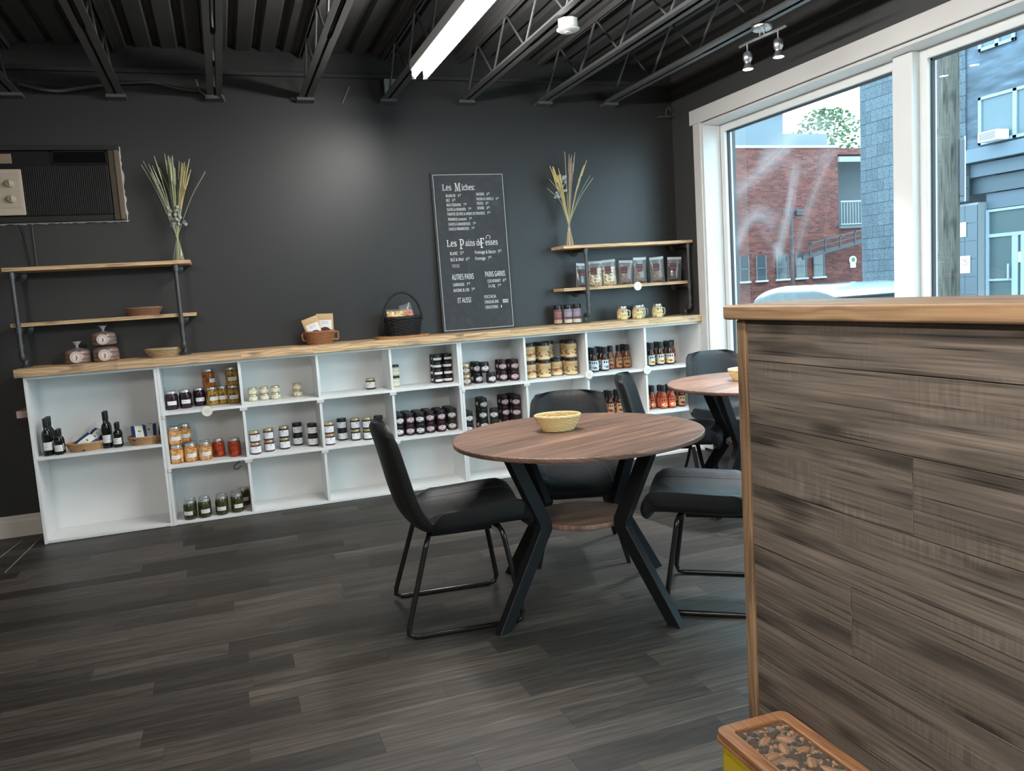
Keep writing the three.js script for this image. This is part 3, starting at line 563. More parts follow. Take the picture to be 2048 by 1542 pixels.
// ---------------------------------------------------------------- plank partition
{
  const p = thing('partition', 'waist-high partition clad in weathered grey planks with pine cap', 'partition', [1.72, 0, 3.86]);
  const tones = [0.40, 0.44, 0.48, 0.375].map((k) => std(lin(k, k * 0.95, k * 0.91), 0.62, { map: rep(texPart, 0.75, 2.6), bumpMap: rep(texPart, 0.75, 2.6), bumpScale: 0.0012 }));
  part('core', bb(0.012, 0.0, 0.004, 0.20, 1.266, 2.9), M.black, p);
  const ys = [1.161, 0.994, 0.827, 0.66, 0.493, 0.326, 0.159, 0]; let top = 1.266;
  const joints = [[0.95, 2.1], [1.5, 2.6], [0.55, 1.7], [0.8, 1.9], [0.37, 1.5], [1.2, 2.4], [0.7, 1.9], [1.1, 2.2]];
  ys.forEach((y, r) => {
    let z = 0.008; for (const e of [...joints[r], 2.9]) { part('plank', muv(rb(0, y + 0.0008, z, 0.0118, top - 0.0008, e - 0.0012, 0.0015), 'z', rnd() * 4, rnd() * 4), tones[(r * 3 + Math.round(e * 10)) % 4], p); z = e; }
    top = y;
  });
  part('end_trim', muv(rb(-0.006, 0, -0.032, 0.20, 1.266, 0.006, 0.003), 'y', 0.3, 0.2), capTones[1], p);
  part('cap_board', muv(rb(-0.032, 1.268, -0.055, 0.25, 1.306, 2.9, 0.007), 'z', 0.7, 0.1), capTones[0], p);
}

// ---------------------------------------------------------------- yellow box with carved lid
{
  const b = thing('storage_box', 'yellow metal box with a carved wooden lid at the partition foot', 'box', [1.605, 0, 4.17]);
  const lid = std(lin(0.33, 0.215, 0.14), 0.5, { map: rep(texPine, 2, 8) }), leaf = std(lin(0.27, 0.15, 0.08), 0.55), ground = std(lin(0.19, 0.145, 0.105), 0.7, { bumpMap: rep(texNoise, 3, 3), bumpScale: 0.004 });
  part('body', rb(-0.098, 0.0, -0.175, 0.098, 0.222, 0.175, 0.02), std(lin(0.50, 0.36, 0.015), 0.35), b);
  const rrect = (W, H, r) => { const s = new THREE.Shape(), x = W / 2, y = H / 2; s.moveTo(-x + r, -y); s.lineTo(x - r, -y); s.quadraticCurveTo(x, -y, x, -y + r); s.lineTo(x, y - r); s.quadraticCurveTo(x, y, x - r, y); s.lineTo(-x + r, y); s.quadraticCurveTo(-x, y, -x, y - r); s.lineTo(-x, -y + r); s.quadraticCurveTo(-x, -y, -x + r, -y); return s; };
  const L = new THREE.Group(); L.name = 'lid'; L.position.y = 0.222; b.add(L);
  const rim = (W, H, iw, ih, y, d, r) => { const s = rrect(W, H, r), h = new THREE.Path(rrect(iw, ih, r * 0.5).getPoints(8)); s.holes.push(h); return muv(new THREE.ExtrudeGeometry(s, { depth: d, bevelEnabled: true, bevelSize: 0.003, bevelThickness: 0.003, bevelSegments: 2 }).rotateX(-Math.PI / 2).translate(0, y, 0), 'z'); };
  part('lid_base', muv(new THREE.ExtrudeGeometry(rrect(0.212, 0.366, 0.026), { depth: 0.008, bevelEnabled: true, bevelSize: 0.002, bevelThickness: 0.002, bevelSegments: 1 }).rotateX(-Math.PI / 2).translate(0, 0.002, 0), 'z'), lid, L);
  part('lid_frame', rim(0.206, 0.36, 0.148, 0.30, 0.015, 0.012, 0.026), lid, L);
  part('carved_ground', bb(-0.076, 0.010, -0.152, 0.076, 0.019, 0.152), ground, L);
  const lf = new THREE.SphereGeometry(1, 12, 8); seed = 77;
  const leaves = [[-0.02, -0.09, 0.6], [0.03, -0.075, 2.2], [0.0, -0.045, 1.2], [0.035, -0.02, 0.2], [-0.03, 0.01, 2.8], [0.02, 0.03, 1.0], [-0.02, 0.065, 0.4], [0.035, 0.07, 2.0], [0.0, 0.11, 1.4], [-0.045, -0.03, 0.1]];
  leaves.forEach(([x, z, a]) => { const m = part('carved_leaf', lf, leaf, L, [x, 0.019, z], [0, a, 0]); m.scale.set(0.026, 0.007, 0.013); const r = part('leaf_vein', lf, lid, m, [0, 0.6, 0]); r.scale.set(0.95, 0.5, 0.08); });
  for (let i = 0; i < 330; i++) { const x = rr(-0.07, 0.07), z = rr(-0.146, 0.146); if (leaves.some(([a, c]) => Math.hypot((x - a), (z - c)) < 0.019)) continue; const m = part('carved_bead', lf, rnd() < 0.3 ? leaf : ground, L, [x, 0.019, z]); const q = rr(0.0045, 0.009); m.scale.set(q, q * 0.8, q); }
}

// ---------------------------------------------------------------- jars, bottles, tins
seed = 4321;
const cont = {
  purple: std(lin(0.025, 0.008, 0.018), 0.12), pickle: std(0xffffff, 0.15, { map: texCarton([[70, 55, 20], [150, 110, 40], [190, 150, 70], [90, 80, 30]], 3) }),
  antip: std(0xffffff, 0.15, { map: texCarton([[110, 50, 15], [190, 110, 40], [150, 80, 30]], 5) }), chick: std(0xffffff, 0.15, { map: texCarton([[150, 90, 40], [215, 160, 100], [230, 185, 130], [190, 120, 70]], 8) }),
  red: std(0xffffff, 0.15, { map: texCarton([[110, 35, 15], [175, 70, 35], [140, 45, 25]], 11) }), green: std(0xffffff, 0.15, { map: texCarton([[30, 32, 14], [75, 75, 35], [50, 52, 22]], 15) }),
  jam: std(lin(0.045, 0.012, 0.02), 0.12), dark: std(lin(0.02, 0.015, 0.014), 0.12), olive: std(lin(0.035, 0.035, 0.015), 0.12), rose: std(lin(0.16, 0.035, 0.035), 0.14), tan: std(lin(0.35, 0.20, 0.12), 0.2),
  cream: std(lin(0.62, 0.55, 0.38), 0.3), nuts: std(0xffffff, 0.5, { map: texCarton([[90, 70, 50], [200, 175, 130], [230, 215, 180], [120, 95, 60]], 19, 12) }), brown: std(lin(0.16, 0.06, 0.025), 0.14), bbq: std(lin(0.05, 0.015, 0.008), 0.12), hot: std(lin(0.28, 0.05, 0.015), 0.14), oil: std(lin(0.006, 0.008, 0.006), 0.08),
};
const scribble = (g, x, y, w2, lines, lh, col) => { g.fillStyle = col; for (let i = 0; i < lines; i++) { let q = x; while (q < x + w2) { const l = 4 + 9 * rnd(); g.fillRect(q, y + i * lh + 2 * rnd(), Math.min(l, x + w2 - q), 3); q += l + 4; } } };
const lab = {
  plain: canvasTex(128, 64, (g, W, H) => { g.fillStyle = '#eeeaea'; g.fillRect(0, 0, W, H); scribble(g, 20, 24, 88, 2, 14, '#b9b0b4'); }),
  white: canvasTex(128, 96, (g, W, H) => { g.fillStyle = '#e9eaee'; g.fillRect(0, 0, W, H); g.fillStyle = '#3a3f3a'; g.beginPath(); g.arc(64, 20, 7, 0, 7); g.fill(); scribble(g, 18, 40, 92, 2, 16, '#8d93a0'); g.fillStyle = '#c9ccd4'; g.fillRect(24, 76, 80, 4); }),
  hex: (c) => canvasTex(128, 128, (g) => { g.fillStyle = '#1b1516'; g.fillRect(0, 0, 128, 128); g.fillStyle = c; g.beginPath(); for (let i = 0; i < 6; i++) g.lineTo(64 + 52 * Math.sin(i * Math.PI / 3), 64 + 58 * Math.cos(i * Math.PI / 3)); g.fill(); g.strokeStyle = '#6d5f66'; g.lineWidth = 3; g.beginPath(); for (let i = 0; i <= 6; i++) g.lineTo(64 + 44 * Math.sin(i * Math.PI / 3), 64 + 49 * Math.cos(i * Math.PI / 3)); g.stroke(); g.fillStyle = '#5b4a52'; g.beginPath(); g.arc(64, 42, 10, 0, 7); g.fill(); scribble(g, 34, 66, 62, 2, 12, '#6d5b64'); g.fillStyle = '#3b2a30'; g.fillRect(34, 90, 60, 8); }),
  strip: canvasTex(128, 48, (g, W, H) => { g.fillStyle = '#efeaee'; g.fillRect(0, 0, W, H); scribble(g, 14, 20, 100, 1, 10, '#6b6270'); }),
  creamy: canvasTex(128, 96, (g, W, H) => { g.fillStyle = '#ece7cf'; g.fillRect(0, 0, W, H); g.strokeStyle = '#7c7a58'; g.lineWidth = 3; g.beginPath(); g.arc(64, 70, 46, 3.5, 5.9); g.stroke(); scribble(g, 22, 40, 84, 2, 16, '#6f6c4c'); }),
  mini: canvasTex(128, 64, (g, W, H) => { g.fillStyle = '#e9e3d2'; g.fillRect(0, 0, W, H); scribble(g, 20, 16, 80, 2, 12, '#968c74'); g.fillStyle = '#b5653a'; g.beginPath(); g.arc(30, 50, 9, 0, 7); g.fill(); g.fillStyle = '#6b7440'; g.beginPath(); g.arc(96, 50, 8, 0, 7); g.fill(); }),
  tin: (acc) => canvasTex(192, 160, (g, W, H) => { g.fillStyle = '#c9ab7c'; g.fillRect(0, 0, W, H); g.fillStyle = '#e2cda4'; g.fillRect(0, 128, W, 32); for (let i = 0; i < 26; i++) { g.fillStyle = pick(['#5a3d24', '#8b5e34', '#3a2a1c', '#e3c08a', acc]); g.beginPath(); g.ellipse(rnd() * W, 70 + rnd() * 54, 6 + 12 * rnd(), 4 + 8 * rnd(), rnd() * 3, 0, 7); g.fill(); } g.fillStyle = '#4a3420'; g.font = 'bold 30px serif'; scribble(g, 40, 26, 112, 3, 13, '#4a3420'); g.fillStyle = acc; g.beginPath(); g.arc(150, 96, 20, 0, 7); g.fill(); }),
  sauce: (bg, ink, acc) => canvasTex(128, 160, (g, W, H) => { g.fillStyle = bg; g.fillRect(0, 0, W, H); g.strokeStyle = ink; g.lineWidth = 4; g.strokeRect(8, 8, W - 16, H - 16); g.fillStyle = ink; for (let i = 0; i < 3; i++) g.fillRect(30 + i * 24, 20, 16, 34); scribble(g, 22, 64, 84, 2, 12, ink); g.fillStyle = acc; g.beginPath(); g.ellipse(64, 116, 36, 24, 0.3, 0, 7); g.fill(); g.fillStyle = ink; g.beginPath(); g.ellipse(70, 118, 15, 9, -0.4, 0, 7); g.fill(); }),
  oil: canvasTex(96, 96, (g, W, H) => { g.fillStyle = '#e6e8e6'; g.fillRect(0, 0, W, H); g.strokeStyle = '#38513a'; g.lineWidth = 3; g.beginPath(); g.arc(48, 34, 16, 3.3, 6.1); g.stroke(); scribble(g, 14, 46, 68, 2, 12, '#4b5a4c'); g.fillStyle = '#9c8a52'; g.fillRect(14, 80, 68, 5); }),
  spice: canvasTex(128, 160, (g, W, H) => { g.fillStyle = '#8b7f90'; g.fillRect(0, 0, W, H); g.fillStyle = '#c9bfae'; g.fillRect(0, 118, W, 42); g.fillStyle = '#d8c9d0'; scribble(g, 24, 40, 80, 3, 16, '#e8dfe6'); g.fillStyle = '#5c3f46'; g.beginPath(); g.ellipse(64, 104, 40, 14, 0, 0, 7); g.fill(); }),
  spiceRed: canvasTex(128, 160, (g, W, H) => { g.fillStyle = '#7c4a4e'; g.fillRect(0, 0, W, H); g.fillStyle = '#b59a86'; g.fillRect(0, 118, W, 42); scribble(g, 24, 30, 80, 4, 16, '#d9c2c2'); }),
  pouch: canvasTex(96, 96, (g, W, H) => { g.fillStyle = '#3c2126'; g.fillRect(0, 0, W, H); scribble(g, 12, 16, 72, 2, 14, '#b78e96'); g.fillStyle = '#7d2b38'; g.fillRect(0, 52, W, 20); scribble(g, 12, 78, 72, 1, 10, '#c9b3b6'); }),
  round: canvasTex(128, 128, (g) => { g.fillStyle = '#e6d9d0'; g.fillRect(0, 0, 128, 128); g.strokeStyle = '#8a6558'; g.lineWidth = 4; g.beginPath(); g.arc(64, 64, 54, 0, 7); g.stroke(); g.lineWidth = 3; g.beginPath(); g.arc(64, 64, 40, 0, 7); g.stroke(); g.fillStyle = '#8a6558'; g.beginPath(); g.ellipse(64, 70, 14, 26, 0, 0, 7); g.fill(); g.fillStyle = '#e6d9d0'; g.beginPath(); g.ellipse(56, 68, 6, 20, 0.2, 0, 7); g.fill(); for (let i = 0; i < 12; i++) { g.save(); g.translate(64, 64); g.rotate(i / 12 * 6.28); g.fillStyle = '#8a6558'; g.fillRect(-3, -50, 6, 6); g.restore(); } }),
  disc: canvasTex(96, 96, (g) => { g.fillStyle = '#ece8dc'; g.fillRect(0, 0, 96, 96); g.fillStyle = '#c9bfa6'; g.fillRect(30, 36, 36, 4); g.fillRect(26, 48, 14, 4); g.fillRect(46, 48, 22, 4); g.fillRect(34, 60, 28, 4); }),
  kraft: canvasTex(128, 160, (g, W, H) => { g.fillStyle = '#c7a377'; g.fillRect(0, 0, W, H); g.fillStyle = '#e6e0dc'; g.fillRect(14, 46, 100, 66); scribble(g, 40, 56, 48, 2, 12, '#7d7a84'); g.fillStyle = '#4d2d22'; g.beginPath(); g.ellipse(62, 122, 40, 26, 0, 0, 7); g.fill(); }),
  sachet: canvasTex(128, 160, (g, W, H) => { g.fillStyle = '#26345e'; g.fillRect(0, 0, W, H); g.fillStyle = '#e7e6e2'; g.fillRect(30, 0, 70, H); g.fillStyle = '#7f8c45'; g.beginPath(); g.ellipse(65, 70, 14, 10, 0.3, 0, 7); g.fill(); scribble(g, 42, 96, 46, 3, 12, '#6a7086'); }),
};
const lm = (t, r = 0.6) => std(0xffffff, r, { map: t, side: THREE.DoubleSide });
const G = {};
function proto(name, category, build) { const g = new THREE.Group(); g.name = name; g.userData = { base: name, category }; build(g); return g; }
function putOn(p, pos, turn, label, group) { const r = p.clone(); r.userData = { label, category: p.userData.category, group }; r.name = numbered(p.userData.base); r.position.set(...pos); r.rotation.y = turn; scene.add(r); return r; }
const jarLid = (r, y, h, ridged) => lathe([[0, y + h], [r * 0.93, y + h], [r, y + h * 0.85], [r, y + h * 0.1], [r * 1.015, y], [r * 0.9, y]], 20);
G.mason = { body: lathe([[0, 0], [0.034, 0], [0.039, 0.005], [0.041, 0.02], [0.041, 0.085], [0.038, 0.098], [0.034, 0.104], [0.034, 0.112]], 20), lid: jarLid(0.0355, 0.106, 0.017), band: lathe([[0.0357, 0.1075], [0.0368, 0.1075], [0.0368, 0.110], [0.0357, 0.110]], 20), label: wrap(0.0414, 0.026, 0.045, 1.5) };
G.mini = { body: lathe([[0, 0], [0.027, 0], [0.031, 0.005], [0.031, 0.03], [0.029, 0.036]], 18), lid: jarLid(0.0305, 0.034, 0.012), label: wrap(0.0314, 0.022, 0.018, 2.4) };
G.round = { body: lathe([[0, 0], [0.031, 0], [0.0355, 0.006], [0.0355, 0.058], [0.032, 0.066]], 18), lid: jarLid(0.0335, 0.064, 0.016), label: wrap(0.0359, 0.042, 0.033, 2.6) };
G.flat = { body: lathe([[0, 0], [0.033, 0], [0.0365, 0.005], [0.0365, 0.035], [0.034, 0.04]], 18), lid: jarLid(0.036, 0.038, 0.014), label: wrap(0.0369, 0.017, 0.022, 2.1) };
G.tin = { body: lathe([[0, 0], [0.045, 0], [0.047, 0.004], [0.047, 0.112], [0.045, 0.116]], 22), lid: jarLid(0.0465, 0.114, 0.02), label: wrap(0.0474, 0.098, 0.058, 5.6, 22) };
G.sauce = { body: lathe([[0, 0], [0.027, 0], [0.031, 0.006], [0.031, 0.095], [0.027, 0.115], [0.016, 0.135], [0.0145, 0.16], [0.0145, 0.164]], 18), lid: jarLid(0.0215, 0.142, 0.047), label: wrap(0.0314, 0.076, 0.052, 3.0) };
G.oilT = { body: lathe([[0, 0], [0.026, 0], [0.028, 0.005], [0.028, 0.13], [0.024, 0.15], [0.013, 0.165], [0.0125, 0.205]], 16), lid: jarLid(0.0145, 0.18, 0.055), label: wrap(0.0284, 0.05, 0.06, 2.3) };
G.oilS = { body: lathe([[0, 0], [0.024, 0], [0.026, 0.005], [0.026, 0.085], [0.022, 0.1], [0.012, 0.11], [0.0115, 0.14]], 16), lid: jarLid(0.0135, 0.12, 0.038), label: wrap(0.0264, 0.04, 0.042, 2.3) };
G.spice = { body: lathe([[0, 0], [0.034, 0], [0.036, 0.004], [0.036, 0.098], [0.034, 0.102]], 20), lid: jarLid(0.0355, 0.1, 0.02), label: wrap(0.0364, 0.086, 0.05, 5.0, 20) };
const R0 = { mason: 0.0415, mini: 0.0318, round: 0.0362, flat: 0.0372, tin: 0.0476, sauce: 0.0316, oilT: 0.0286, oilS: 0.0266, spice: 0.0366 }, H0 = { mason: 0.1235, mini: 0.0465, round: 0.0805, flat: 0.0525, tin: 0.1345, sauce: 0.189, oilT: 0.236, oilS: 0.159, spice: 0.121 };
function jar(name, kind, body, lid, label) {
  return Object.assign(proto(name, kind === 'sauce' || kind.startsWith('oil') ? 'bottle' : kind === 'tin' ? 'tin' : 'jar', (g) => {
    part(kind === 'sauce' || kind.startsWith('oil') ? 'bottle_body' : 'jar_body', G[kind].body, body, g); const l = part(kind.startsWith('oil') || kind === 'sauce' ? 'cap' : 'lid', G[kind].lid, lid, g); if (G[kind].band) part('screw_band', G[kind].band, lid, l);
    if (label) part('paper_label', G[kind].label, label, g);
  }), { kind });
}
const LP = lm(lab.plain), LW = lm(lab.white), LH = ['#e4dfe4', '#d9c3cb', '#d9d8dc', '#cfc3b4'].map((c) => lm(lab.hex(c)));
const J = {
  purple: jar('preserve_jar', 'mason', cont.purple, M.silverLid, LP), pickle: jar('preserve_jar', 'mason', cont.pickle, M.silverLid, LP), antip: jar('preserve_jar', 'mason', cont.antip, M.silverLid, LP), chick: jar('preserve_jar', 'mason', cont.chick, M.silverLid, LP), red: jar('preserve_jar', 'mason', cont.red, M.silverLid, null), green: jar('preserve_jar', 'mason', cont.green, M.silverLid, LP),
  mini: jar('spread_jar', 'mini', cont.cream, M.goldLid, lm(lab.mini)), rose: jar('jam_jar', 'round', cont.rose, M.goldLid, LW), darkw: jar('jam_jar', 'round', cont.dark, M.blackLid, LW), olivew: jar('jam_jar', 'round', cont.olive, M.goldLid, LW),
  cream: jar('spread_jar', 'round', cont.cream, M.blackLid, lm(lab.creamy)), flat: jar('jam_jar', 'flat', cont.dark, M.blackLid, lm(lab.strip)),
  hex0: jar('jam_jar', 'round', cont.dark, M.blackLid, LH[0]), hex1: jar('jam_jar', 'round', cont.jam, M.blackLid, LH[1]), hex2: jar('jam_jar', 'round', cont.olive, M.blackLid, LH[2]), hex3: jar('jam_jar', 'round', cont.tan, M.goldLid, LH[3]),
  tin0: jar('snack_tin', 'tin', cont.tan, M.blackLid, lm(lab.tin('#a8442f'))), tin1: jar('snack_tin', 'tin', cont.tan, M.blackLid, lm(lab.tin('#6b4426'))),
  s0: jar('sauce_bottle', 'sauce', cont.bbq, M.blackLid, lm(lab.sauce('#dfe6ea', '#2a2d33', '#8e99a3'))), s1: jar('sauce_bottle', 'sauce', cont.brown, M.blackLid, lm(lab.sauce('#b98d63', '#4a2c1d', '#8f3b22'))), s2: jar('sauce_bottle', 'sauce', cont.bbq, M.blackLid, lm(lab.sauce('#e6e0d2', '#3a2a22', '#d99a2b'))), s3: jar('sauce_bottle', 'sauce', cont.hot, M.blackLid, lm(lab.sauce('#d8653f', '#3d1a12', '#eecfa0'))), s4: jar('sauce_bottle', 'sauce', cont.bbq, M.blackLid, lm(lab.sauce('#c39a74', '#43281b', '#7c2f20'))), s5: jar('sauce_bottle', 'sauce', cont.hot, M.blackLid, lm(lab.sauce('#e8d6cc', '#7c1f22', '#b9332c'))),
  oilT: jar('oil_bottle', 'oilT', cont.oil, M.blackGloss, lm(lab.oil)), oilS: jar('oil_bottle', 'oilS', cont.oil, M.blackGloss, lm(lab.oil)),
};
const LV = (n, k) => (n === 1 ? '' : n === 2 ? (k ? ', upper' : ', lower') : ['', ', bottom', ', second up', ', third up', ', top'][k + 1]);
const DP = ['', ', second deep', ', third deep'];
// row: list of [proto key, x, z of front contact, stacked, deep]; y = shelf surface
function shelfRow(y, list, desc, where, group) {
  list.forEach(([k, x, z, n = 1, d = 1, dn], i) => {
    const p = J[k], r = R0[p.kind], h = H0[p.kind];
    for (let q = 0; q < d; q++) for (let s = 0; s < (q && dn !== undefined ? dn : n); s++) {
      let zc = z - r - q * (2 * r + 0.0015); if (zc - r < ZW + 0.0145) { if (q) break; zc = ZW + 0.0145 + r; }
      const jit = s || q ? 0.0015 : 0; putOn(p, [x + rr(-jit, jit) * 0.6, y + s * h + 0.0004, zc], rr(-0.35, 0.35) + (0.43 - x) * 0.05, `${desc[k] ?? desc}, ${ORD[i]} from left${LV(n, s)}${DP[q]}, ${where}`, group);
    }
  });
}
const yA = YU_A + TH / 2, yB = YU_B + TH / 2, yBl = YL_B + TH / 2, yC = YU_C + TH / 2, yCl = YL_C + TH / 2, y0s = 0.02;
shelfRow(yA, [['oilT', -0.676, -0.035, 1, 3], ['oilS', -0.614, -0.03, 1, 2], ['oilT', -0.345, -0.085, 1, 2], ['oilS', -0.28, -0.066, 1, 2]], { oilT: 'tall dark oil bottle', oilS: 'short dark oil bottle' }, 'wide cabinet shelf', 'oil bottles in the wide cabinet');
shelfRow(yB, [['purple', 0.062, -0.13], ['purple', 0.147, -0.145], ['purple', 0.232, -0.20], ['pickle', 0.3155, -0.165], ['pickle', 0.384, -0.185], ['pickle', 0.4525, -0.15]], { purple: 'dark purple preserve jar', pickle: 'green-yellow pickle jar' }, 'top shelf, second column', 'preserve jars on the top shelf');
putOn(J.antip, [0.303, yB + 0.1242, -0.205], 0.9, 'orange antipasto jar stacked on the pickle jars, top shelf, second column', 'preserve jars on the top shelf');
putOn(J.pickle, [0.4525, yB + 0.1242, -0.195], 0.1, 'green-yellow pickle jar stacked highest at right, top shelf, second column', 'preserve jars on the top shelf');
shelfRow(yBl, [['chick', 0.062, -0.055, 2, 1], ['chick', 0.147, -0.06, 1, 2], ['chick', 0.238, -0.055, 1, 2], ['red', 0.322, -0.13], ['red', 0.425, -0.07]], { chick: 'pale orange bean jar', red: 'red sauce jar' }, 'middle shelf, second column', 'preserve jars on the middle shelf');
putOn(J.chick, [0.118, yBl + 0.1242, -0.183], 0.2, 'pale orange bean jar stacked behind another, middle shelf, second column', 'preserve jars on the middle shelf');
putOn(J.chick, [0.062, yBl + 0.0004, -0.183], 0.1, 'pale orange bean jar at far left back, middle shelf, second column', 'preserve jars on the middle shelf');
shelfRow(y0s, [['green', 0.105, -0.012, 1, 2], ['green', 0.197, -0.01, 1, 2], ['green', 0.305, -0.018, 1, 2], ['green', 0.405, -0.03, 1, 2]], 'dark green pickle jar', 'bottom shelf, second column', 'green pickle jars on the bottom shelf');
putOn(J.green, [0.45, y0s + 0.0004, -0.255], 0.1, 'dark green pickle jar in the back right corner, bottom shelf, second column', 'green pickle jars on the bottom shelf');
shelfRow(yB, [['mini', 0.578, -0.16, 2], ['mini', 0.655, -0.165, 2], ['mini', 0.728, -0.15, 2], ['mini', 0.88, -0.19, 2]], 'tiny gold-lidded spread jar', 'top shelf, third column', 'tiny spread jars');
shelfRow(yBl, [['rose', 0.56, -0.05, 2], ['rose', 0.652, -0.095, 2], ['olivew', 0.757, -0.12, 2], ['darkw', 0.855, -0.215, 2], ['darkw', 0.95, -0.11, 2]], { rose: 'red jam jar with white label', olivew: 'olive spread jar with white label', darkw: 'dark jam jar with white label' }, 'middle shelf, third column', 'white-labelled jars in the third column');
shelfRow(yB, [['olivew', 1.395, -0.17]], 'single gold-lidded jar with white label', 'top shelf, fourth column', 'white-labelled jars in the fourth column');
shelfRow(yBl, [['rose', 1.062, -0.06, 2], ['darkw', 1.168, -0.20, 2], ['olivew', 1.252, -0.13, 2], ['olivew', 1.335, -0.095, 2], ['darkw', 1.42, -0.12, 2]], { rose: 'red jam jar with white label', olivew: 'olive spread jar with white label', darkw: 'dark jam jar with white label' }, 'middle shelf, fourth column', 'white-labelled jars in the fourth column');
shelfRow(yB, [['cream', 1.575, -0.165, 2, 1]], 'cream-labelled spread jar', 'top shelf, fifth column', 'cream-labelled spread jars');
shelfRow(yB, [['flat', 1.888, -0.125, 4, 2], ['flat', 1.965, -0.13, 4, 2]], 'flat black stacked jar', 'top shelf, fifth column', 'flat black jars stacked four high');
shelfRow(yBl, [['hex0', 1.562, -0.075, 2, 3], ['hex1', 1.638, -0.07, 2, 3], ['hex0', 1.713, -0.055, 2, 3], ['hex1', 1.79, -0.07, 2, 3], ['hex1', 1.87, -0.065, 2, 3], ['hex2', 1.96, -0.085, 2, 3]], { hex0: 'dark hexagon-label jar', hex1: 'plum hexagon-label jar', hex2: 'olive hexagon-label jar' }, 'middle shelf, fifth column', 'hexagon-label jars in the fifth column');
shelfRow(yC, [['hex3', 2.09, -0.08, 2, 2], ['hex0', 2.205, -0.16, 2, 2], ['hex0', 2.285, -0.09, 1, 1], ['hex1', 2.40, -0.14, 2, 2], ['hex1', 2.477, -0.10, 2, 3]], { hex3: 'tan hexagon-label jar', hex0: 'dark hexagon-label jar', hex1: 'plum hexagon-label jar' }, 'top shelf, sixth column', 'hexagon-label jars in the sixth column');
putOn(J.hex0, [2.246, yC + 0.0809, -0.15], 0, 'dark hexagon-label jam jar bridging two below, top shelf, sixth column', 'hexagon-label jars in the sixth column');
shelfRow(yCl, [['hex0', 2.08, -0.06, 2, 3], ['hex2', 2.22, -0.14, 3, 2], ['hex2', 2.295, -0.10, 2, 1], ['hex1', 2.40, -0.15, 3, 2], ['hex1', 2.475, -0.09, 3, 3]], { hex0: 'dark hexagon-label jar', hex2: 'olive hexagon-label jar', hex1: 'plum hexagon-label jar' }, 'lower shelf, sixth column', 'hexagon-label jars low in the sixth column');
shelfRow(yC, [['tin0', 2.605, -0.085, 2, 1], ['tin1', 2.722, -0.075, 2, 2], ['tin0', 2.838, -0.12, 1, 1], ['tin1', 2.945, -0.07, 2, 2]], { tin0: 'kraft-labelled snack tin with red badge', tin1: 'kraft-labelled snack tin' }, 'seventh column', 'kraft-labelled snack tins');
putOn(J.tin1, [2.80, yC + 0.1349, -0.24], 0.2, 'kraft-labelled snack tin stacked behind the gap, seventh column', 'kraft-labelled snack tins');
putOn(J.tin1, [2.835, yC + 0.0004, -0.265], 0.2, 'kraft-labelled snack tin standing behind the third, seventh column', 'kraft-labelled snack tins');
shelfRow(yC, [['s0', 3.072, -0.14, 1, 2], ['s0', 3.155, -0.112, 1, 3], ['s0', 3.245, -0.118, 1, 3], ['s1', 3.335, -0.20, 1, 2], ['s1', 3.405, -0.19, 1, 2], ['s1', 3.475, -0.185, 1, 2]], { s0: 'dark sauce bottle with pale label', s1: 'brown sauce bottle with tan label' }, 'top shelf, eighth column', 'sauce bottles in the eighth column');
shelfRow(yCl, [['s5', 3.10, -0.07, 1, 2], ['s5', 3.19, -0.09, 1, 2], ['s4', 3.275, -0.12, 1, 2], ['s4', 3.35, -0.10, 1, 2], ['s4', 3.425, -0.11, 1, 2]], { s5: 'red sauce bottle with white label', s4: 'dark sauce bottle with tan label' }, 'lower shelf, eighth column', 'sauce bottles low in the eighth column');
shelfRow(yC, [['s2', 3.575, -0.10, 1, 2], ['s2', 3.655, -0.11, 1, 2], ['s2', 3.752, -0.13, 1, 2], ['s2', 3.84, -0.125, 1, 2]], 'dark sauce bottle with yellow-patterned label', 'top shelf, ninth column', 'sauce bottles in the ninth column');
putOn(J.s3, [3.905, yC + 0.0004, -0.24], 0, 'red-labelled sauce bottle at far right back, top shelf, ninth column', 'sauce bottles in the ninth column');
shelfRow(yCl, [['s3', 3.60, -0.12, 1, 2], ['s3', 3.668, -0.15, 1, 2], ['s3', 3.742, -0.09, 1, 2], ['s3', 3.812, -0.08, 1, 2], ['s4', 3.915, -0.10, 1, 2]], { s3: 'red sauce bottle with orange label', s4: 'dark sauce bottle with tan label' }, 'lower shelf, ninth column', 'sauce bottles low in the ninth column');

// price discs
const discGeo = new THREE.CylinderGeometry(0.034, 0.034, 0.004, 28).rotateX(Math.PI / 2), discFace = new THREE.CircleGeometry(0.0325, 28).translate(0, 0, 0.0024);
[[0.278, 0.732, 0.0045, 'round cream price disc on the second column shelf edge'], [3.03, 0.715, 0.012, 'round cream price disc between the seventh and eighth columns'], [3.532, 0.705, 0.012, 'round cream price disc between the eighth and ninth columns'], [3.55, 1.362, -0.1135, 'round white price disc on the pouch shelf edge']].forEach(([x, y, z, l]) => { const d = thing('price_disc', l, 'price tag', [x, y, z], 0, 'round price discs'); part('disc', discGeo, std(lin(0.72, 0.68, 0.58), 0.6), d); part('print', discFace, std(0xffffff, 0.7, { map: lab.disc }), d); });
{ const t = thing('price_card', 'small cream card lying by the tiny jars on the third column shelf', 'price tag', [0.79, yB, -0.11]); part('card', rb(-0.025, 0, -0.015, 0.025, 0.002, 0.015, 0.0005), std(lin(0.6, 0.52, 0.4), 0.7), t); }

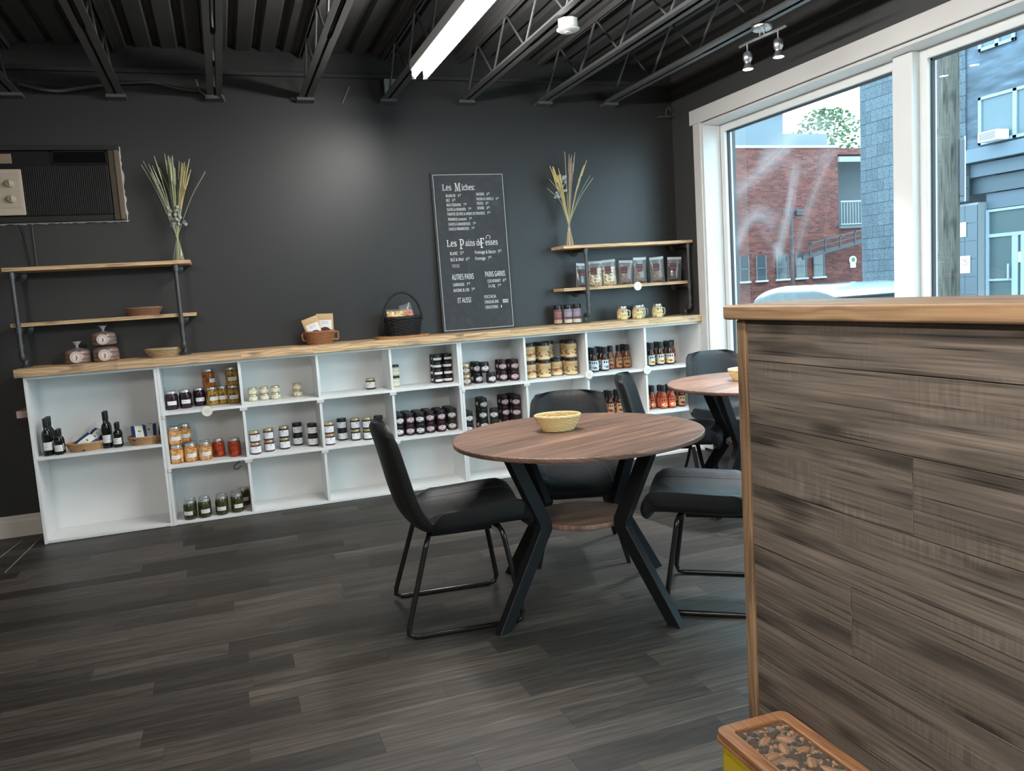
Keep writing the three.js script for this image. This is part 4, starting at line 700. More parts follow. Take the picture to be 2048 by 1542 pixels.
// ---------------------------------------------------------------- soft packs
function pillow(W, H, T, bottom = 0.3, nu = 10, nv = 12) {      // a filled bag standing on y = 0, front +z
  const pos = [], uv = [], idx = [];
  for (const s of [1, -1]) for (let j = 0; j <= nv; j++) for (let i = 0; i <= nu; i++) {
    const u = i / nu, v = j / nv, e = Math.pow(Math.sin(Math.PI * u), 0.5), f = Math.pow(Math.max(0, Math.sin(Math.PI * Math.pow(v, bottom > 0.5 ? 0.5 : 1))), 0.6);
    pos.push((u - 0.5) * W, v * H, s * (T / 2 * e * f + 0.0006)); uv.push(s > 0 ? u : 1 - u, v);
  }
  const row = nu + 1, n = row * (nv + 1);
  for (let j = 0; j < nv; j++) for (let i = 0; i < nu; i++) { const a = j * row + i, b = a + 1, c = a + row, d = c + 1; idx.push(a, b, c, b, d, c, n + a, n + c, n + b, n + b, n + c, n + d); }
  const g = new THREE.BufferGeometry(); g.setAttribute('position', new THREE.Float32BufferAttribute(pos, 3)); g.setAttribute('uv', new THREE.Float32BufferAttribute(uv, 2)); g.setIndex(idx); g.computeVertexNormals(); return g;
}
// clear pouches on the right shelf
{
  const yS = 1.381, pg = pillow(0.115, 0.19, 0.055, 0.9), fg = pillow(0.10, 0.135, 0.046, 0.9), lp = lm(lab.pouch), fills = [cont.dark, std(0xffffff, 0.6, { map: texCarton([[70, 50, 40], [120, 95, 75], [50, 36, 30]], 23, 12) }), cont.nuts];
  [[3.105, 0.22, 0, 0.95], [3.225, -0.2, 2, 1], [3.352, -0.12, 2, 1.03], [3.487, -0.3, 1, 0.97], [3.622, 0.05, 1, 1.06], [3.785, -0.15, 1, 1.04], [3.93, -0.35, 0, 1]].forEach(([x, t, f, k], i) => {
    const p = thing('clear_pouch', `clear stand-up snack pouch with dark label, ${ORD[i]} from left on the pipe shelf`, 'pouch', [x, yS, -0.20], t, 'clear snack pouches'); p.scale.set(k, k * 1.04, k); p.rotation.z = 0.05 * ((i * 7) % 3 - 1);
    part('filling', fg, fills[f], p, [0, 0.002, 0]); part('bag', pg, M.plastic, p, [0, 0.001, 0]);
    part('seal_strip', rb(-0.056, 0.170, -0.003, 0.056, 0.188, 0.003, 0.001), std(lin(0.45, 0.48, 0.48), 0.25), p);
    part('paper_label', new THREE.PlaneGeometry(0.05, 0.05).translate(-0.018, 0.115, 0.0295), lp, p);
  });
  // tins, jar mugs on the counter
  [[2.905, -0.235, lab.spiceRed, 'dusky red spice jar with black lid, left of three on the counter'], [2.975, -0.20, lab.spice, 'mauve spice jar with black lid, middle of three on the counter'], [3.042, -0.18, lab.spice, 'mauve spice jar with black lid, right of three by the pipe post']].forEach(([x, z, t, l]) => { const j = thing('spice_jar', l, 'jar', [x, CT + 0.0004, z], 0, 'black-lidded spice jars on the counter'); j.scale.set(0.92, 1.26, 0.92); part('jar_body', G.spice.body, cont.dark, j); part('lid', G.spice.lid, M.blackLid, j); part('paper_label', G.spice.label, lm(t), j); });
  const mug = lathe([[0, 0], [0.034, 0], [0.038, 0.005], [0.038, 0.062], [0.033, 0.078], [0.029, 0.084], [0.029, 0.092]], 22);
  const strip = canvasTex(128, 64, (g, W, H) => { g.fillStyle = '#d8c88e'; g.fillRect(0, 0, W, H); for (let i = 0; i < 9; i++) { g.fillStyle = '#6d5a34'; g.fillRect(12 + i * 12 + 3 * rnd(), 18 + 10 * rnd(), 4, 22); } });
  [[3.425, -0.155, 'jar mug of pale snacks with handle, leftmost on the counter by the window'], [3.557, -0.15, 'jar mug of pale snacks with handle, front one of the middle pair'], [3.63, -0.235, 'jar mug of pale snacks with handle, behind the middle one'], [3.735, -0.145, 'jar mug of pale snacks with handle, nearest the window']].forEach(([x, z, l]) => {
    const j = thing('jar_mug', l, 'jar', [x, CT + 0.0004, z], 0.1, 'handled jar mugs on the counter'); j.scale.set(1.15, 1.04, 1.15); part('jar_body', mug, cont.nuts, j); part('lid', jarLid(0.031, 0.088, 0.015), M.silverLid, j); part('paper_label', wrap(0.0384, 0.04, 0.036, 2.0), lm(strip), j);
    part('handle', bent([[0.034, 0.07, 0], [0.062, 0.068, 0], [0.06, 0.02, 0], [0.036, 0.018, 0]], 0.005, 0.018, 8), std(lin(0.45, 0.47, 0.46), 0.12), j);
  });
}
// bread bags on the counter at left
{
  const crust = std(0xffffff, 0.55, { map: texCarton([[70, 32, 18], [140, 76, 42], [165, 98, 60], [95, 48, 26]], 33, 8) }), bag = phy(0xffffff, 0.18, { transmission: 0.9, thickness: 0 });
  const bread = (pos, n, label, frill, tape) => {
    const b = thing('bread_bag', label, 'bread bag', pos, 0, 'bagged round loaves on the counter'); const h = 0.027;
    const prof = lathe([[0, 0], [0.055, 0], [0.068, 0.004], [0.074, 0.0135], [0.068, 0.023], [0.055, 0.027], [0, 0.027]], 22);
    for (let i = 0; i < n; i++) part('flat_loaf', prof, crust, b, [rr(-0.003, 0.003), i * h, rr(-0.003, 0.003)], [0, i, 0]);
    const H = n * h;
    part('bag_film', lathe([[0, 0.0005], [0.07, 0.0005], [0.0785, 0.012], [0.0785, H - 0.012], [0.066, H + 0.006], [0.03, H + 0.014], [0.009, H + 0.022]], 22), bag, b);
    if (frill) part('twisted_neck', lathe([[0.009, H + 0.02], [0.007, H + 0.028], [0.022, H + 0.052], [0.03, H + 0.058], [0.021, H + 0.054], [0.004, H + 0.03]], 9), std(lin(0.45, 0.42, 0.42), 0.35), b);
    part('round_sticker', new THREE.CircleGeometry(0.036, 28).translate(0, H * 0.52, 0.0805), lm(lab.round), b); return b;
  };
  bread([-0.465, CT, -0.20], 3, 'small bag of round flat loaves with one round sticker, leftmost on the counter', true);
  bread([-0.30, CT, -0.19], 3, 'bag of round flat loaves at the bottom of the two-bag stack', false);
  bread([-0.303, CT + 0.1045, -0.195], 3, 'bag of round flat loaves on top of the stack, twisted neck up', true).scale.set(0.95, 0.9, 0.95);
}
// left counter baskets
{
  const a = basket('bread_basket', 0.11, 0.07, 0.05, 0.72, Wk.straw, 8, 24, 'shallow straw basket holding small jars on the counter by the pipe post'); a.position.set(0.045, CT, -0.16);
  [[-0.045, 0.0], [0.02, 0.01], [0.06, -0.01]].forEach(([x, z], i) => putOn(J.mini, [0.045 + x * 0.9, CT + 0.0068, -0.16 + z], 0, `small jar standing in the straw basket, ${ORD[i]} from left`, 'small jars in the straw basket'));
  const t = basket('bread_basket', 0.113, 0.075, 0.048, 0.78, Wk.terra, 8, 24, 'reddish brown wicker basket on the lower left pipe shelf'); t.position.set(-0.05, 1.381, -0.205);
  // reddish basket with kraft pouches
  const r = basket('wicker_basket', 0.105, 0.085, 0.085, 0.8, Wk.red, 11, 24, 'reddish wicker basket with loop handle holding two kraft pouches'); r.position.set(1.062, CT, -0.17);
  part('loop_handle', bent([[0.09, 0.075, 0.03], [0.125, 0.085, 0.03], [0.125, 0.025, 0.03], [0.085, 0.03, 0.03]], 0.007, 0.02, 6), Wk.red, r);
  part('loop_handle', bent([[-0.09, 0.075, 0.0], [-0.12, 0.08, 0.0], [-0.115, 0.03, 0.0], [-0.085, 0.03, 0.0]], 0.007, 0.02, 6), Wk.red, r);
  const kg = pillow(0.115, 0.155, 0.03, 0.9), km = std(0xffffff, 0.75, { map: lab.kraft });
  const k1 = thing('kraft_pouch', 'kraft paper pouch tilting left in the reddish basket', 'pouch', [1.045, CT + 0.04, -0.175], 0.1, 'kraft pouches in the reddish basket'); k1.rotation.z = 0.30; part('pouch_bag', kg, km, k1);
  const k2 = thing('kraft_pouch', 'kraft paper pouch upright at right in the reddish basket', 'pouch', [1.105, CT + 0.055, -0.18], -0.12, 'kraft pouches in the reddish basket'); k2.rotation.z = -0.03; part('pouch_bag', kg, km, k2);
  // black basket on a slab of wood
  const s = thing('wood_slice', 'thin live-edge wood slab under the black basket', 'wood slab', [1.645, CT, -0.16]);
  part('slab', muv(new THREE.CylinderGeometry(1, 1, 0.016, 40).scale(0.205, 1, 0.13).translate(0, 0.0085, 0), 'x'), std(lin(0.42, 0.30, 0.2), 0.7, { map: rep(texPine, 3, 3) }), s);
  const b = basket('handled_basket', 0.132, 0.10, 0.125, 0.84, Wk.black, 11, 22, 'black wicker basket with a tall round handle holding snack bags'); b.position.set(1.66, CT + 0.017, -0.165);
  const hp = []; for (let i = 0; i <= 20; i++) { const q = Math.PI * i / 20; hp.push([0.142 * Math.cos(q), 0.10 + 0.205 * Math.sin(q), 0]); } part('handle', join([spline(hp, 0.007, 40, 6), spline(hp.map((p, i) => [p[0] * 1.01, p[1] + 0.004, 0.006 * Math.sin(i * 2.2)]), 0.006, 40, 6)]), Wk.black, b);
  const nb = pillow(0.15, 0.10, 0.06), yy = CT + 0.017 + 0.075;
  const n1 = thing('snack_bag', 'clear bag of golden corn snacks filling the left of the black basket', 'snack bag', [1.62, yy, -0.165], 0.1, 'snack bags in the black basket'); part('filling', nb, std(0xffffff, 0.5, { map: texCarton([[150, 90, 40], [225, 180, 100], [240, 210, 140]], 44, 12) }), n1); part('film', pillow(0.156, 0.115, 0.066), M.plastic, n1);
  const n2 = thing('snack_bag', 'clear pointed bag of reddish snacks at the right of the black basket', 'snack bag', [1.715, yy, -0.155], -0.3, 'snack bags in the black basket'); n2.rotation.z = 0.25; part('filling', pillow(0.08, 0.10, 0.05), std(0xffffff, 0.5, { map: texCarton([[120, 40, 20], [200, 90, 50], [225, 150, 90]], 47, 10) }), n2); part('film', pillow(0.085, 0.15, 0.054), M.plastic, n2);
  // sachet baskets in the wide cabinet
  const sg = pillow(0.09, 0.12, 0.022), sm = std(0xffffff, 0.5, { map: lab.sachet });
  [[-0.475, -0.115, 'left'], [-0.115, -0.11, 'right']].forEach(([x, z, side]) => {
    const q = basket('bread_basket', 0.108, 0.075, 0.05, 0.76, Wk.tan, 9, 24, `tan oval basket of blue-and-white sachets, ${side} one in the wide cabinet`); q.position.set(x, yA, z);
    [[-0.03, 0.045, 0.75], [0.02, 0.0, 0.55], [0.05, -0.045, 0.35]].forEach(([dx, dz, a], i) => { const e = thing('sachet', `blue-and-white sachet, ${ORD[i]} from left in the ${side} tan basket`, 'sachet', [x + dx, yA + 0.03, z + dz + 0.01], 0.2 - 0.2 * i, 'sachets in the tan baskets'); e.rotation.x = -0.75; e.rotation.z = side === 'left' ? -a : a * 0.4 - 0.2; part('packet', sg, sm, e); });
  });
}

// ---------------------------------------------------------------- dried bouquets in glass vases
{
  const vase = lathe([[0, 0.002], [0.036, 0.002], [0.042, 0.008], [0.043, 0.02], [0.036, 0.06], [0.02, 0.115], [0.0165, 0.135], [0.019, 0.16], [0.026, 0.19], [0.028, 0.2]], 28);
  const stemM = [std(lin(0.50, 0.46, 0.25), 0.7), std(lin(0.38, 0.43, 0.27), 0.7), std(lin(0.62, 0.50, 0.20), 0.7), std(lin(0.42, 0.31, 0.24), 0.7)], leafM = std(lin(0.34, 0.37, 0.35), 0.7, { side: THREE.DoubleSide });
  function bouquet(x, y, z, plan, leaves, label, vlabel) {
    const v = thing('glass_vase', vlabel, 'vase', [x, y, z]); part('vase_body', vase, M.glass, v); v.userData.group = 'clear glass vases';
    const b = thing('dried_bouquet', label, 'dried bouquet', [x, y, z]);
    for (const [n, dx, spread, h0, h1, mats, head, curve] of plan) for (let i = 0; i < n; i++) {
      const tx = dx * 1.08 + rr(-spread, spread), tz = rr(-0.05, 0.06), h = rr(h0, h1), fx = rr(-0.022, 0.022) - dx * 0.08, fz = rr(-0.02, 0.02), m = stemM[pick(mats)], c = curve || 0;
      const p = [[fx, 0.006, fz], [fx * 0.2, 0.14, fz * 0.2], [tx * 0.16, 0.24, tz * 0.15], [tx * (0.55 - c), 0.24 + (h - 0.24) * 0.55, tz * 0.55], [tx, h, tz]];
      const st = part('stem', spline(p, 0.002, 14, 4), m, b);
      if (head) { const a = new THREE.Vector3(...p[3]), e = new THREE.Vector3(...p[4]), s0 = a.clone().lerp(e, 0.35), g = rod(s0.toArray(), e.toArray(), 0.0058, 6, 0.002); part('seed_head', g, m, st); }
    }
    const lg = new THREE.CircleGeometry(0.011, 8); for (const [lx, ly, r, n] of leaves) for (let i = 0; i < n; i++) part('leaf', lg, leafM, b, [lx + rr(-r, r), ly + rr(-r, r) * 1.3, rr(-0.02, 0.045)], [rr(-0.8, 0.8), rr(-0.9, 0.9), rr(0, 3)]);
  }
  seed = 991;
  bouquet(0.205, 1.722, -0.20, [[20, 0.01, 0.035, 0.6, 0.7, [1, 1, 0, 3], true], [18, 0.09, 0.035, 0.55, 0.67, [2, 2, 0], true], [13, -0.09, 0.035, 0.55, 0.68, [0, 3, 1], true], [2, -0.14, 0.02, 0.62, 0.66, [1], false], [2, 0.2, 0.015, 0.56, 0.60, [1], false], [1, -0.06, 0.01, 0.6, 0.62, [0], false, 0.3]], [[0.0, 0.31, 0.035, 26], [0.0, 0.26, 0.025, 14], [0.06, 0.25, 0.012, 5]], 'dried grass bouquet with silvery leaves on the left pipe shelf', 'clear glass vase on the left pipe shelf');
  bouquet(3.02, 1.703, -0.19, [[13, 0.05, 0.03, 0.6, 0.7, [3, 3, 0], true], [12, -0.09, 0.03, 0.5, 0.63, [2, 2], true], [4, 0.13, 0.03, 0.5, 0.66, [0], true], [3, 0.19, 0.015, 0.48, 0.54, [1], false], [2, -0.16, 0.02, 0.4, 0.55, [1], false, 0.15], [1, -0.01, 0.01, 0.7, 0.71, [0], false]], [[-0.035, 0.50, 0.028, 16], [-0.03, 0.44, 0.018, 6], [-0.085, 0.40, 0.025, 10]], 'dried wheat and grass bouquet on the right pipe shelf', 'clear glass vase on the right pipe shelf');
}

// ---------------------------------------------------------------- outside: street, buildings, pole, car, tree
const GY = -0.2;
{
  const tag = (name, label, category) => thing(name, label, category);
  const side = struct('floor_sidewalk'); part('sidewalk', bb(XW + 0.3, GY - 0.3, -40, 7.9, GY, 20), M.concrete, side); part('curb', bb(7.9, GY - 0.3, -19, 8.05, GY - 0.005, 20), M.concrete, side);
  const st = struct('floor_street'); part('roadway', bb(8.05, GY - 0.4, -40, 15.2, GY - 0.14, 20), M.asphalt, st); part('far_sidewalk', bb(15.2, GY - 0.4, -13.5, 17.0, GY, 20), M.concrete, st); part('cross_street', bb(15.2, GY - 0.4, -40, 45, GY - 0.14, -13.5), M.asphalt, st);
  // grey block building with storefront
  const b = tag('block_building', 'pale grey split-face block building with white storefront across the street', 'building');
  const blockTex = dataTex(256, 256, (u, v) => { const n = fbm(u, v, 20, 20, 4, 71), m = 120 + 120 * n; return [m, m, m]; });
  const bm = [0.19, 0.21, 0.17].map((k) => std(lin(k * 0.82, k, k * 1.2), 0.9, { map: rep(blockTex, 1, 1), bumpMap: rep(blockTex, 1, 1), bumpScale: 0.008 }));
  part('building_core', bb(17.12, GY - 0.2, -12.3, 28, 9.5, -9.55), std(lin(0.13, 0.14, 0.16), 0.9), b);
  part('building_core', bb(18.6, GY - 0.2, -9.55, 28, 9.5, 12), std(lin(0.08, 0.09, 0.1), 0.9), b);
  const blk = new RoundedBoxGeometry(0.12, 0.295, 0.396, 1, 0.006); let n = 0;
  for (let r = 0; r < 33; r++) { const off = r % 2 ? 0.2 : 0; for (let z = -12.3 - off; z < -9.05; z += 0.4) { const a = Math.max(z, -12.3), e = Math.min(z + 0.4, r < 10 ? -9.75 : -9.0); if (e - a < 0.05) continue; if (r * 0.3 + GY > 7.6 && z > -11) continue; if (n++ < 300) part('stone_block', blk, pick(bm), b, [17.06 + rr(0, 0.012), GY + 0.15 + r * 0.3, (a + e) / 2]).scale.z = (e - a) / 0.4; } }
  part('upper_wall', bb(17.05, 3.95, -9.0, 18.6, 9.5, 12), std(lin(0.14, 0.18, 0.235), 0.9, { map: rep(blockTex, 2, 2), bumpMap: rep(blockTex, 2, 2), bumpScale: 0.003 }), b);
  // tiled pier beside the door
  const tm = std(lin(0.06, 0.075, 0.095), 0.35); part('tile_bed', bb(17.10, GY, -9.75, 17.5, 2.75, -8.74), std(lin(0.2, 0.21, 0.22), 0.8), b);
  for (let r = 0; r < 7; r++) for (let c = 0; c < 3; c++) part('wall_tile', box(0.03, 0.40, 0.325), tm, b, [17.09, GY + 0.21 + r * 0.415, -9.58 + c * 0.335]);
  // fascia, beams above the door
  const fm = std(lin(0.07, 0.09, 0.115), 0.6); part('sill_band', rb(16.95, 3.65, -9.1, 17.2, 3.95, 12, 0.01), std(lin(0.10, 0.13, 0.165), 0.6), b);
  part('fascia_board', bb(17.15, 3.33, -9.1, 17.3, 3.62, 12), fm, b); part('fascia_board', bb(17.28, 2.95, -9.1, 17.4, 3.31, 12), std(lin(0.05, 0.065, 0.08), 0.6), b); part('fascia_board', bb(17.35, 2.58, -8.74, 17.5, 2.93, 12), fm, b);
  const wf = std(lin(0.21, 0.26, 0.31), 0.4), dg = phy(lin(0.05, 0.07, 0.075), 0.3, { specularIntensity: 0.4 });
  const bars = (list) => list.forEach((q) => part('storefront_frame', rb(...q, 0.006), wf, b));
  bars([[17.3, GY, -8.72, 17.38, 2.56, -8.64], [17.3, 2.5, -8.64, 17.38, 2.56, -6.2], [17.3, 1.92, -8.64, 17.38, 2.0, -6.2], [17.3, GY, -8.05, 17.38, 1.92, -7.9], [17.3, GY, -7.83, 17.38, 1.92, -7.7], [17.3, 0.92, -8.64, 17.36, 0.97, -8.05], [17.3, 1.08, -7.7, 17.36, 1.13, -6.2], [17.3, GY, -6.3, 17.38, 1.92, -6.2]]);
  part('door_glass', bb(17.34, GY, -8.64, 17.35, 2.5, -6.2), dg, b); part('door_handle', rb(17.24, 0.95, -8.12, 17.28, 1.3, -8.08, 0.008), wf, b); part('door_notice', bb(17.32, 1.32, -7.92, 17.325, 1.55, -7.84), M.paper, b);
  // upper windows
  for (const [za, zb, ya, yb] of [[-8.65, -6.9, 4.0, 5.06], [-8.65, -7.75, 6.05, 7.3]]) {
    const g = new THREE.Group(); g.name = 'upper_window'; b.add(g); const zm = za + (zb - za) * 0.52;
    part('window_glass', bb(17.02, ya, za, 17.04, yb, zb), phy(lin(0.10, 0.13, 0.15), 0.3, { specularIntensity: 0.5 }), g);
    [[za, za + 0.08], [zm - 0.05, zm + 0.05], [zb - 0.08, zb]].forEach(([p, q]) => part('window_frame', rb(16.98, ya, p, 17.05, yb, q, 0.005), wf, g)); part('window_frame', rb(16.98, ya, za, 17.05, ya + 0.07, zb, 0.005), wf, g); part('window_frame', rb(16.98, yb - 0.07, za, 17.05, yb, zb, 0.005), wf, g);
  }
  const ac = tag('window_unit', 'small white window air conditioner on the sill across the street', 'air conditioner'); part('case', rb(16.62, 4.0, -8.35, 16.97, 4.22, -7.85, 0.02), M.whiteTrim, ac); for (let i = 0; i < 6; i++) part('vent_slat', box(0.01, 0.012, 0.4), M.gasket, ac, [16.615, 4.05 + i * 0.026, -8.1]);
  // parking sign and plate
  const sg = tag('parking_sign', 'white no-parking sign on the dark tiles across the street', 'sign');
  part('sign_plate', bb(17.055, 1.14, -9.19, 17.065, 1.54, -8.92), M.paper, sg);
  part('sign_print', new THREE.PlaneGeometry(0.262, 0.392).rotateY(-Math.PI / 2).translate(17.053, 1.34, -9.055), std(0xffffff, 0.6, { map: canvasTex(128, 192, (g) => { g.fillStyle = '#eef0f2'; g.fillRect(0, 0, 128, 192); g.lineWidth = 11; g.strokeStyle = '#8c6a78'; g.beginPath(); g.arc(64, 62, 42, 0, 7); g.stroke(); g.fillStyle = '#3d4657'; g.font = 'bold 58px sans-serif'; g.fillText('P', 46, 83); g.beginPath(); g.moveTo(34, 32); g.lineTo(94, 92); g.stroke(); g.fillStyle = '#9aa2b2'; g.fillRect(40, 124, 48, 6); g.fillRect(34, 140, 60, 6); g.fillRect(40, 156, 48, 6); }) }), sg);
  const pl = tag('pole_plate', 'small pale plate on the tiled pier above the parking sign', 'sign'); part('plate', bb(17.055, 1.99, -9.22, 17.065, 2.33, -9.03), std(lin(0.42, 0.48, 0.46), 0.6), pl);
  // brick building
  const br = tag('brick_building', 'red brick building with a row of small windows down the side street', 'building');
  const brickTex = dataTex(1024, 512, (u, v) => { const rows = 32, cols = 16, r = Math.floor(v * rows), q = u * cols + (r % 2) * 0.5, c = Math.floor(q), fu = q - c, fv = v * rows - r; const mo = fu < 0.05 || fv < 0.14; const k = 0.8 + 0.4 * hash(c % 16, r, 4) ; const e = 0.9 + 0.2 * fbm(u, v, 60, 60, 2, 3); return mo ? [178 * e, 150 * e, 140 * e] : [196 * k * e, 108 * k * e, 92 * k * e]; });
  const bk = std(lin(0.26, 0.225, 0.24), 0.85, { map: rep(brickTex, 0.25, 0.42) });
  const wall = (x0, y0, x1, y1, z = -21) => part('brick_wall', muv(bb(x0, y0, z - 0.3, x1, y1, z), 'x'), bk, br);
  wall(8, GY - 0.2, 23.9, 6.2); wall(23.9, GY - 0.2, 30, 3.05); wall(23.9, 5.95, 30, 6.2);
  part('parapet_cap', bb(7.9, 6.2, -21.5, 23.95, 6.3, -20.95), std(lin(0.4, 0.4, 0.42), 0.8), br);
  part('building_mass', bb(8, GY, -34, 30, 6.1, -22.6), std(lin(0.12, 0.12, 0.13), 0.9), br);
  part('roof_slab', bb(8, 6.0, -33, 30, 6.15, -21.2), std(lin(0.2, 0.2, 0.2), 0.9), br);
  part('penthouse', bb(12, 6.1, -30, 23.7, 8.25, -24), std(lin(0.14, 0.165, 0.19), 0.85), br); part('penthouse', bb(23.7, 6.1, -30, 26.0, 7.35, -24), std(lin(0.16, 0.185, 0.21), 0.85), br); part('penthouse_cap', bb(11.8, 8.25, -30.2, 23.9, 8.4, -23.8), std(lin(0.3, 0.33, 0.37), 0.8), br);
  for (const [a, c] of [[18.3, 18.75], [19.18, 19.58], [19.93, 20.37], [20.87, 21.4], [21.78, 22.26], [22.62, 23.13]]) {
    const g = new THREE.Group(); g.name = 'small_window'; br.add(g); part('window_glass', bb(a, 1.22, -20.99, c, 2.16, -20.97), std(lin(0.06, 0.07, 0.08), 0.1), g); part('window_frame', join([bb(a, 1.66, -20.97, c, 1.70, -20.95), bb(a - 0.02, 1.22, -20.97, a + 0.03, 2.16, -20.95), bb(c - 0.03, 1.22, -20.97, c + 0.02, 2.16, -20.95)]), std(lin(0.12, 0.12, 0.13), 0.6), g); part('window_sill', bb(a - 0.05, 1.15, -20.99, c + 0.05, 1.22, -20.9), std(lin(0.5, 0.48, 0.46), 0.8), g);
  }
  part('balcony_back', bb(23.9, 3.05, -22.4, 30, 5.95, -22.3), std(lin(0.10, 0.11, 0.12), 0.8), br); part('balcony_floor', bb(23.9, 3.05, -22.3, 30, 3.15, -20.9), std(lin(0.12, 0.13, 0.14), 0.8), br); part('balcony_lintel', bb(23.9, 5.65, -21.0, 30, 5.85, -20.9), std(lin(0.26, 0.28, 0.3), 0.6), br);
  const rl = new THREE.Group(); rl.name = 'balcony_railing'; br.add(rl); const rm = std(lin(0.30, 0.31, 0.32), 0.5); part('rail', bb(23.95, 4.08, -20.95, 29.9, 4.14, -20.91), rm, rl); part('rail', bb(23.95, 3.2, -20.95, 29.9, 3.24, -20.91), rm, rl); for (let i = 0; i < 24; i++) part('baluster', bb(23.98 + i * 0.14, 3.24, -20.94, 24.0 + i * 0.14, 4.08, -20.92), rm, rl);
  const sr = new THREE.Group(); sr.name = 'steel_stair'; br.add(sr); const sm = std(lin(0.06, 0.06, 0.065), 0.6); part('stringer', bar([21.7, 1.98, -20.5], [25.2, 2.62, -20.5], 0.1, 0.16), sm, sr); part('hand_rail', bar([22.0, 2.5, -20.45], [25.2, 3.05, -20.45], 0.06, 0.06), sm, sr); part('hand_rail', bar([21.9, 2.28, -20.45], [25.2, 2.85, -20.45], 0.04, 0.04), sm, sr); for (let i = 0; i < 5; i++) part('rail_post', bb(22.0 + i * 0.72, 2.05 + i * 0.13, -20.47, 22.05 + i * 0.72, 2.52 + i * 0.125, -20.42), sm, sr);
  const dsc = tag('round_sign', 'small white round sign on the brick wall', 'sign'); part('sign_disc', new THREE.CylinderGeometry(0.17, 0.17, 0.04, 24).rotateX(Math.PI / 2).translate(24.55, 1.78, -20.975), M.paper, dsc); part('sign_mark', new THREE.CylinderGeometry(0.09, 0.09, 0.01, 20).rotateX(Math.PI / 2).translate(24.55, 1.80, -20.95), std(lin(0.08, 0.2, 0.12), 0.6), dsc); part('sign_lower', bb(24.42, 1.48, -20.99, 24.68, 1.66, -20.96), M.paper, dsc);
  // utility pole
  const po = tag('utility_pole', 'weathered wooden utility pole seen through the right-hand pane', 'pole');
  const woodP = std(lin(0.215, 0.215, 0.22), 0.9, { map: rep(texPart, 1, 1), bumpMap: rep(texPart, 1, 1), bumpScale: 0.006 }); const pg = new THREE.CylinderGeometry(0.105, 0.122, 9, 24, 1); { const u = pg.attributes.uv; for (let i = 0; i < u.count; i++) u.setXY(i, u.getY(i) * 9 * 0.8, u.getX(i) * 1.6); } part('pole_shaft', pg, woodP, po, [7.55, GY + 4.5, -0.85]);
  part('cable_guard', rb(7.585, 2.05, -0.755, 7.645, 2.62, -0.715, 0.01), std(lin(0.09, 0.09, 0.105), 0.6), po); part('ground_wire', rod([7.66, 2.0, -0.73], [7.66, 2.65, -0.73], 0.007, 6), M.paper, po);
  const far = tag('street_light_pole', 'thin dark pole with crossarm in front of the brick wall', 'pole'); part('pole_shaft', rod([21.0, GY, -20.2], [21.0, 3.9, -20.2], 0.05, 8), sm, far); part('crossarm', bar([20.6, 3.75, -20.2], [21.5, 3.75, -20.2], 0.06, 0.08), sm, far); part('lamp_head', rb(21.2, 3.55, -20.3, 21.5, 3.78, -20.1, 0.03), sm, far);
  // tree
  const tr = tag('street_tree', 'leafy tree standing between the brick and grey buildings', 'tree'); part('trunk', rod([36.4, GY, -36], [36.4, 9, -36], 0.2, 8, 0.08), std(lin(0.12, 0.10, 0.08), 0.9), tr);
  for (let i = 0; i < 7; i++) part('branch', rod([36.4, 6.5 + i * 0.3, -36], [36.4 + rr(-2.2, 1.6), 8.6 + rr(0, 2.8), -36 + rr(-1, 1)], 0.05, 5, 0.015), std(lin(0.12, 0.10, 0.08), 0.9), tr);
  const lg = []; for (let i = 0; i < 1500; i++) { const a = rr(0, 6.28), c = Math.pow(rnd(), 0.5) * 2.3, y = rr(-2.2, 2.2); const k = Math.sqrt(Math.max(0, 1 - (y / 2.3) ** 2)); lg.push(new THREE.PlaneGeometry(0.2, 0.14).rotateX(rr(0, 3)).rotateY(rr(0, 3)).translate(36.2 + c * k * Math.cos(a), 9.0 + y, -36 + c * k * Math.sin(a))); }
  const lv = part('foliage', join(lg), std(lin(0.07, 0.12, 0.05), 0.8, { side: THREE.DoubleSide }), tr); lv.userData.kind = 'stuff';
  // parked car
  const car = thing('parked_car', 'white parked car, only its roof showing over the partition', 'car', [9.0, GY - 0.14, -4.0]); car.rotation.y = 0;
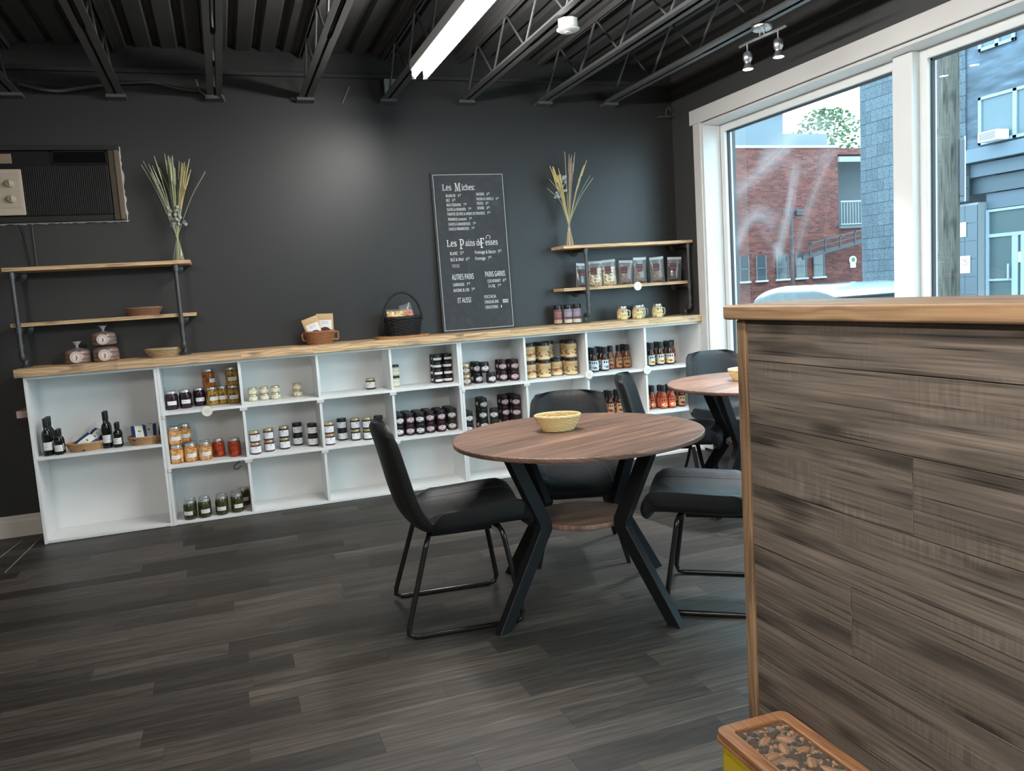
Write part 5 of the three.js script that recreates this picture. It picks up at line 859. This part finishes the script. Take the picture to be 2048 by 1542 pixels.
  const paint = phy(lin(0.30, 0.33, 0.35), 0.25, { clearcoat: 1, clearcoatRoughness: 0.05 }), cg = std(lin(0.03, 0.035, 0.04), 0.05);
  const prof = new THREE.Shape(); prof.moveTo(-2.2, 0.28); prof.lineTo(-2.2, 0.75); prof.quadraticCurveTo(-2.15, 0.9, -1.9, 0.92); prof.lineTo(-1.35, 0.95); prof.lineTo(1.3, 0.98); prof.quadraticCurveTo(2.1, 0.9, 2.2, 0.62); prof.lineTo(2.2, 0.28); prof.closePath();
  const ext = (s, d, bv) => new THREE.ExtrudeGeometry(s, { depth: d, bevelEnabled: true, bevelSize: bv, bevelThickness: bv, bevelSegments: 3, curveSegments: 16 }).translate(0, 0, -d / 2).rotateY(-Math.PI / 2);
  part('car_body', ext(prof, 1.6, 0.06), paint, car);
  const cab = new THREE.Shape(); cab.moveTo(-1.7, 0.95); cab.quadraticCurveTo(-1.2, 1.38, -0.6, 1.42); cab.lineTo(0.15, 1.42); cab.quadraticCurveTo(0.7, 1.38, 1.25, 0.95); cab.closePath(); part('cabin_glass', ext(cab, 1.32, 0.05), cg, car);
  const roof = new THREE.Shape(); roof.moveTo(-1.15, 1.33); roof.quadraticCurveTo(-0.9, 1.455, -0.5, 1.475); roof.lineTo(0.1, 1.475); roof.quadraticCurveTo(0.45, 1.46, 0.62, 1.38); roof.lineTo(0.55, 1.36); roof.quadraticCurveTo(0.3, 1.41, 0, 1.41); roof.lineTo(-0.6, 1.41); roof.quadraticCurveTo(-0.9, 1.4, -1.1, 1.3); roof.closePath(); part('roof_panel', ext(roof, 1.22, 0.07), paint, car);
  for (const z of [-1.35, 1.35]) for (const x of [-0.78, 0.78]) { const wl = part('wheel', new THREE.CylinderGeometry(0.32, 0.32, 0.2, 24).rotateZ(Math.PI / 2), M.black, car, [x, 0.32, z]); part('hub_cap', new THREE.CylinderGeometry(0.2, 0.2, 0.02, 20).rotateZ(Math.PI / 2), M.chrome, wl, [Math.sign(x) * 0.1, 0, 0]); }
}

scene.traverse((o) => { if (o.isMesh) { o.castShadow = true; o.receiveShadow = true; } });
renderer.render(scene, camera);
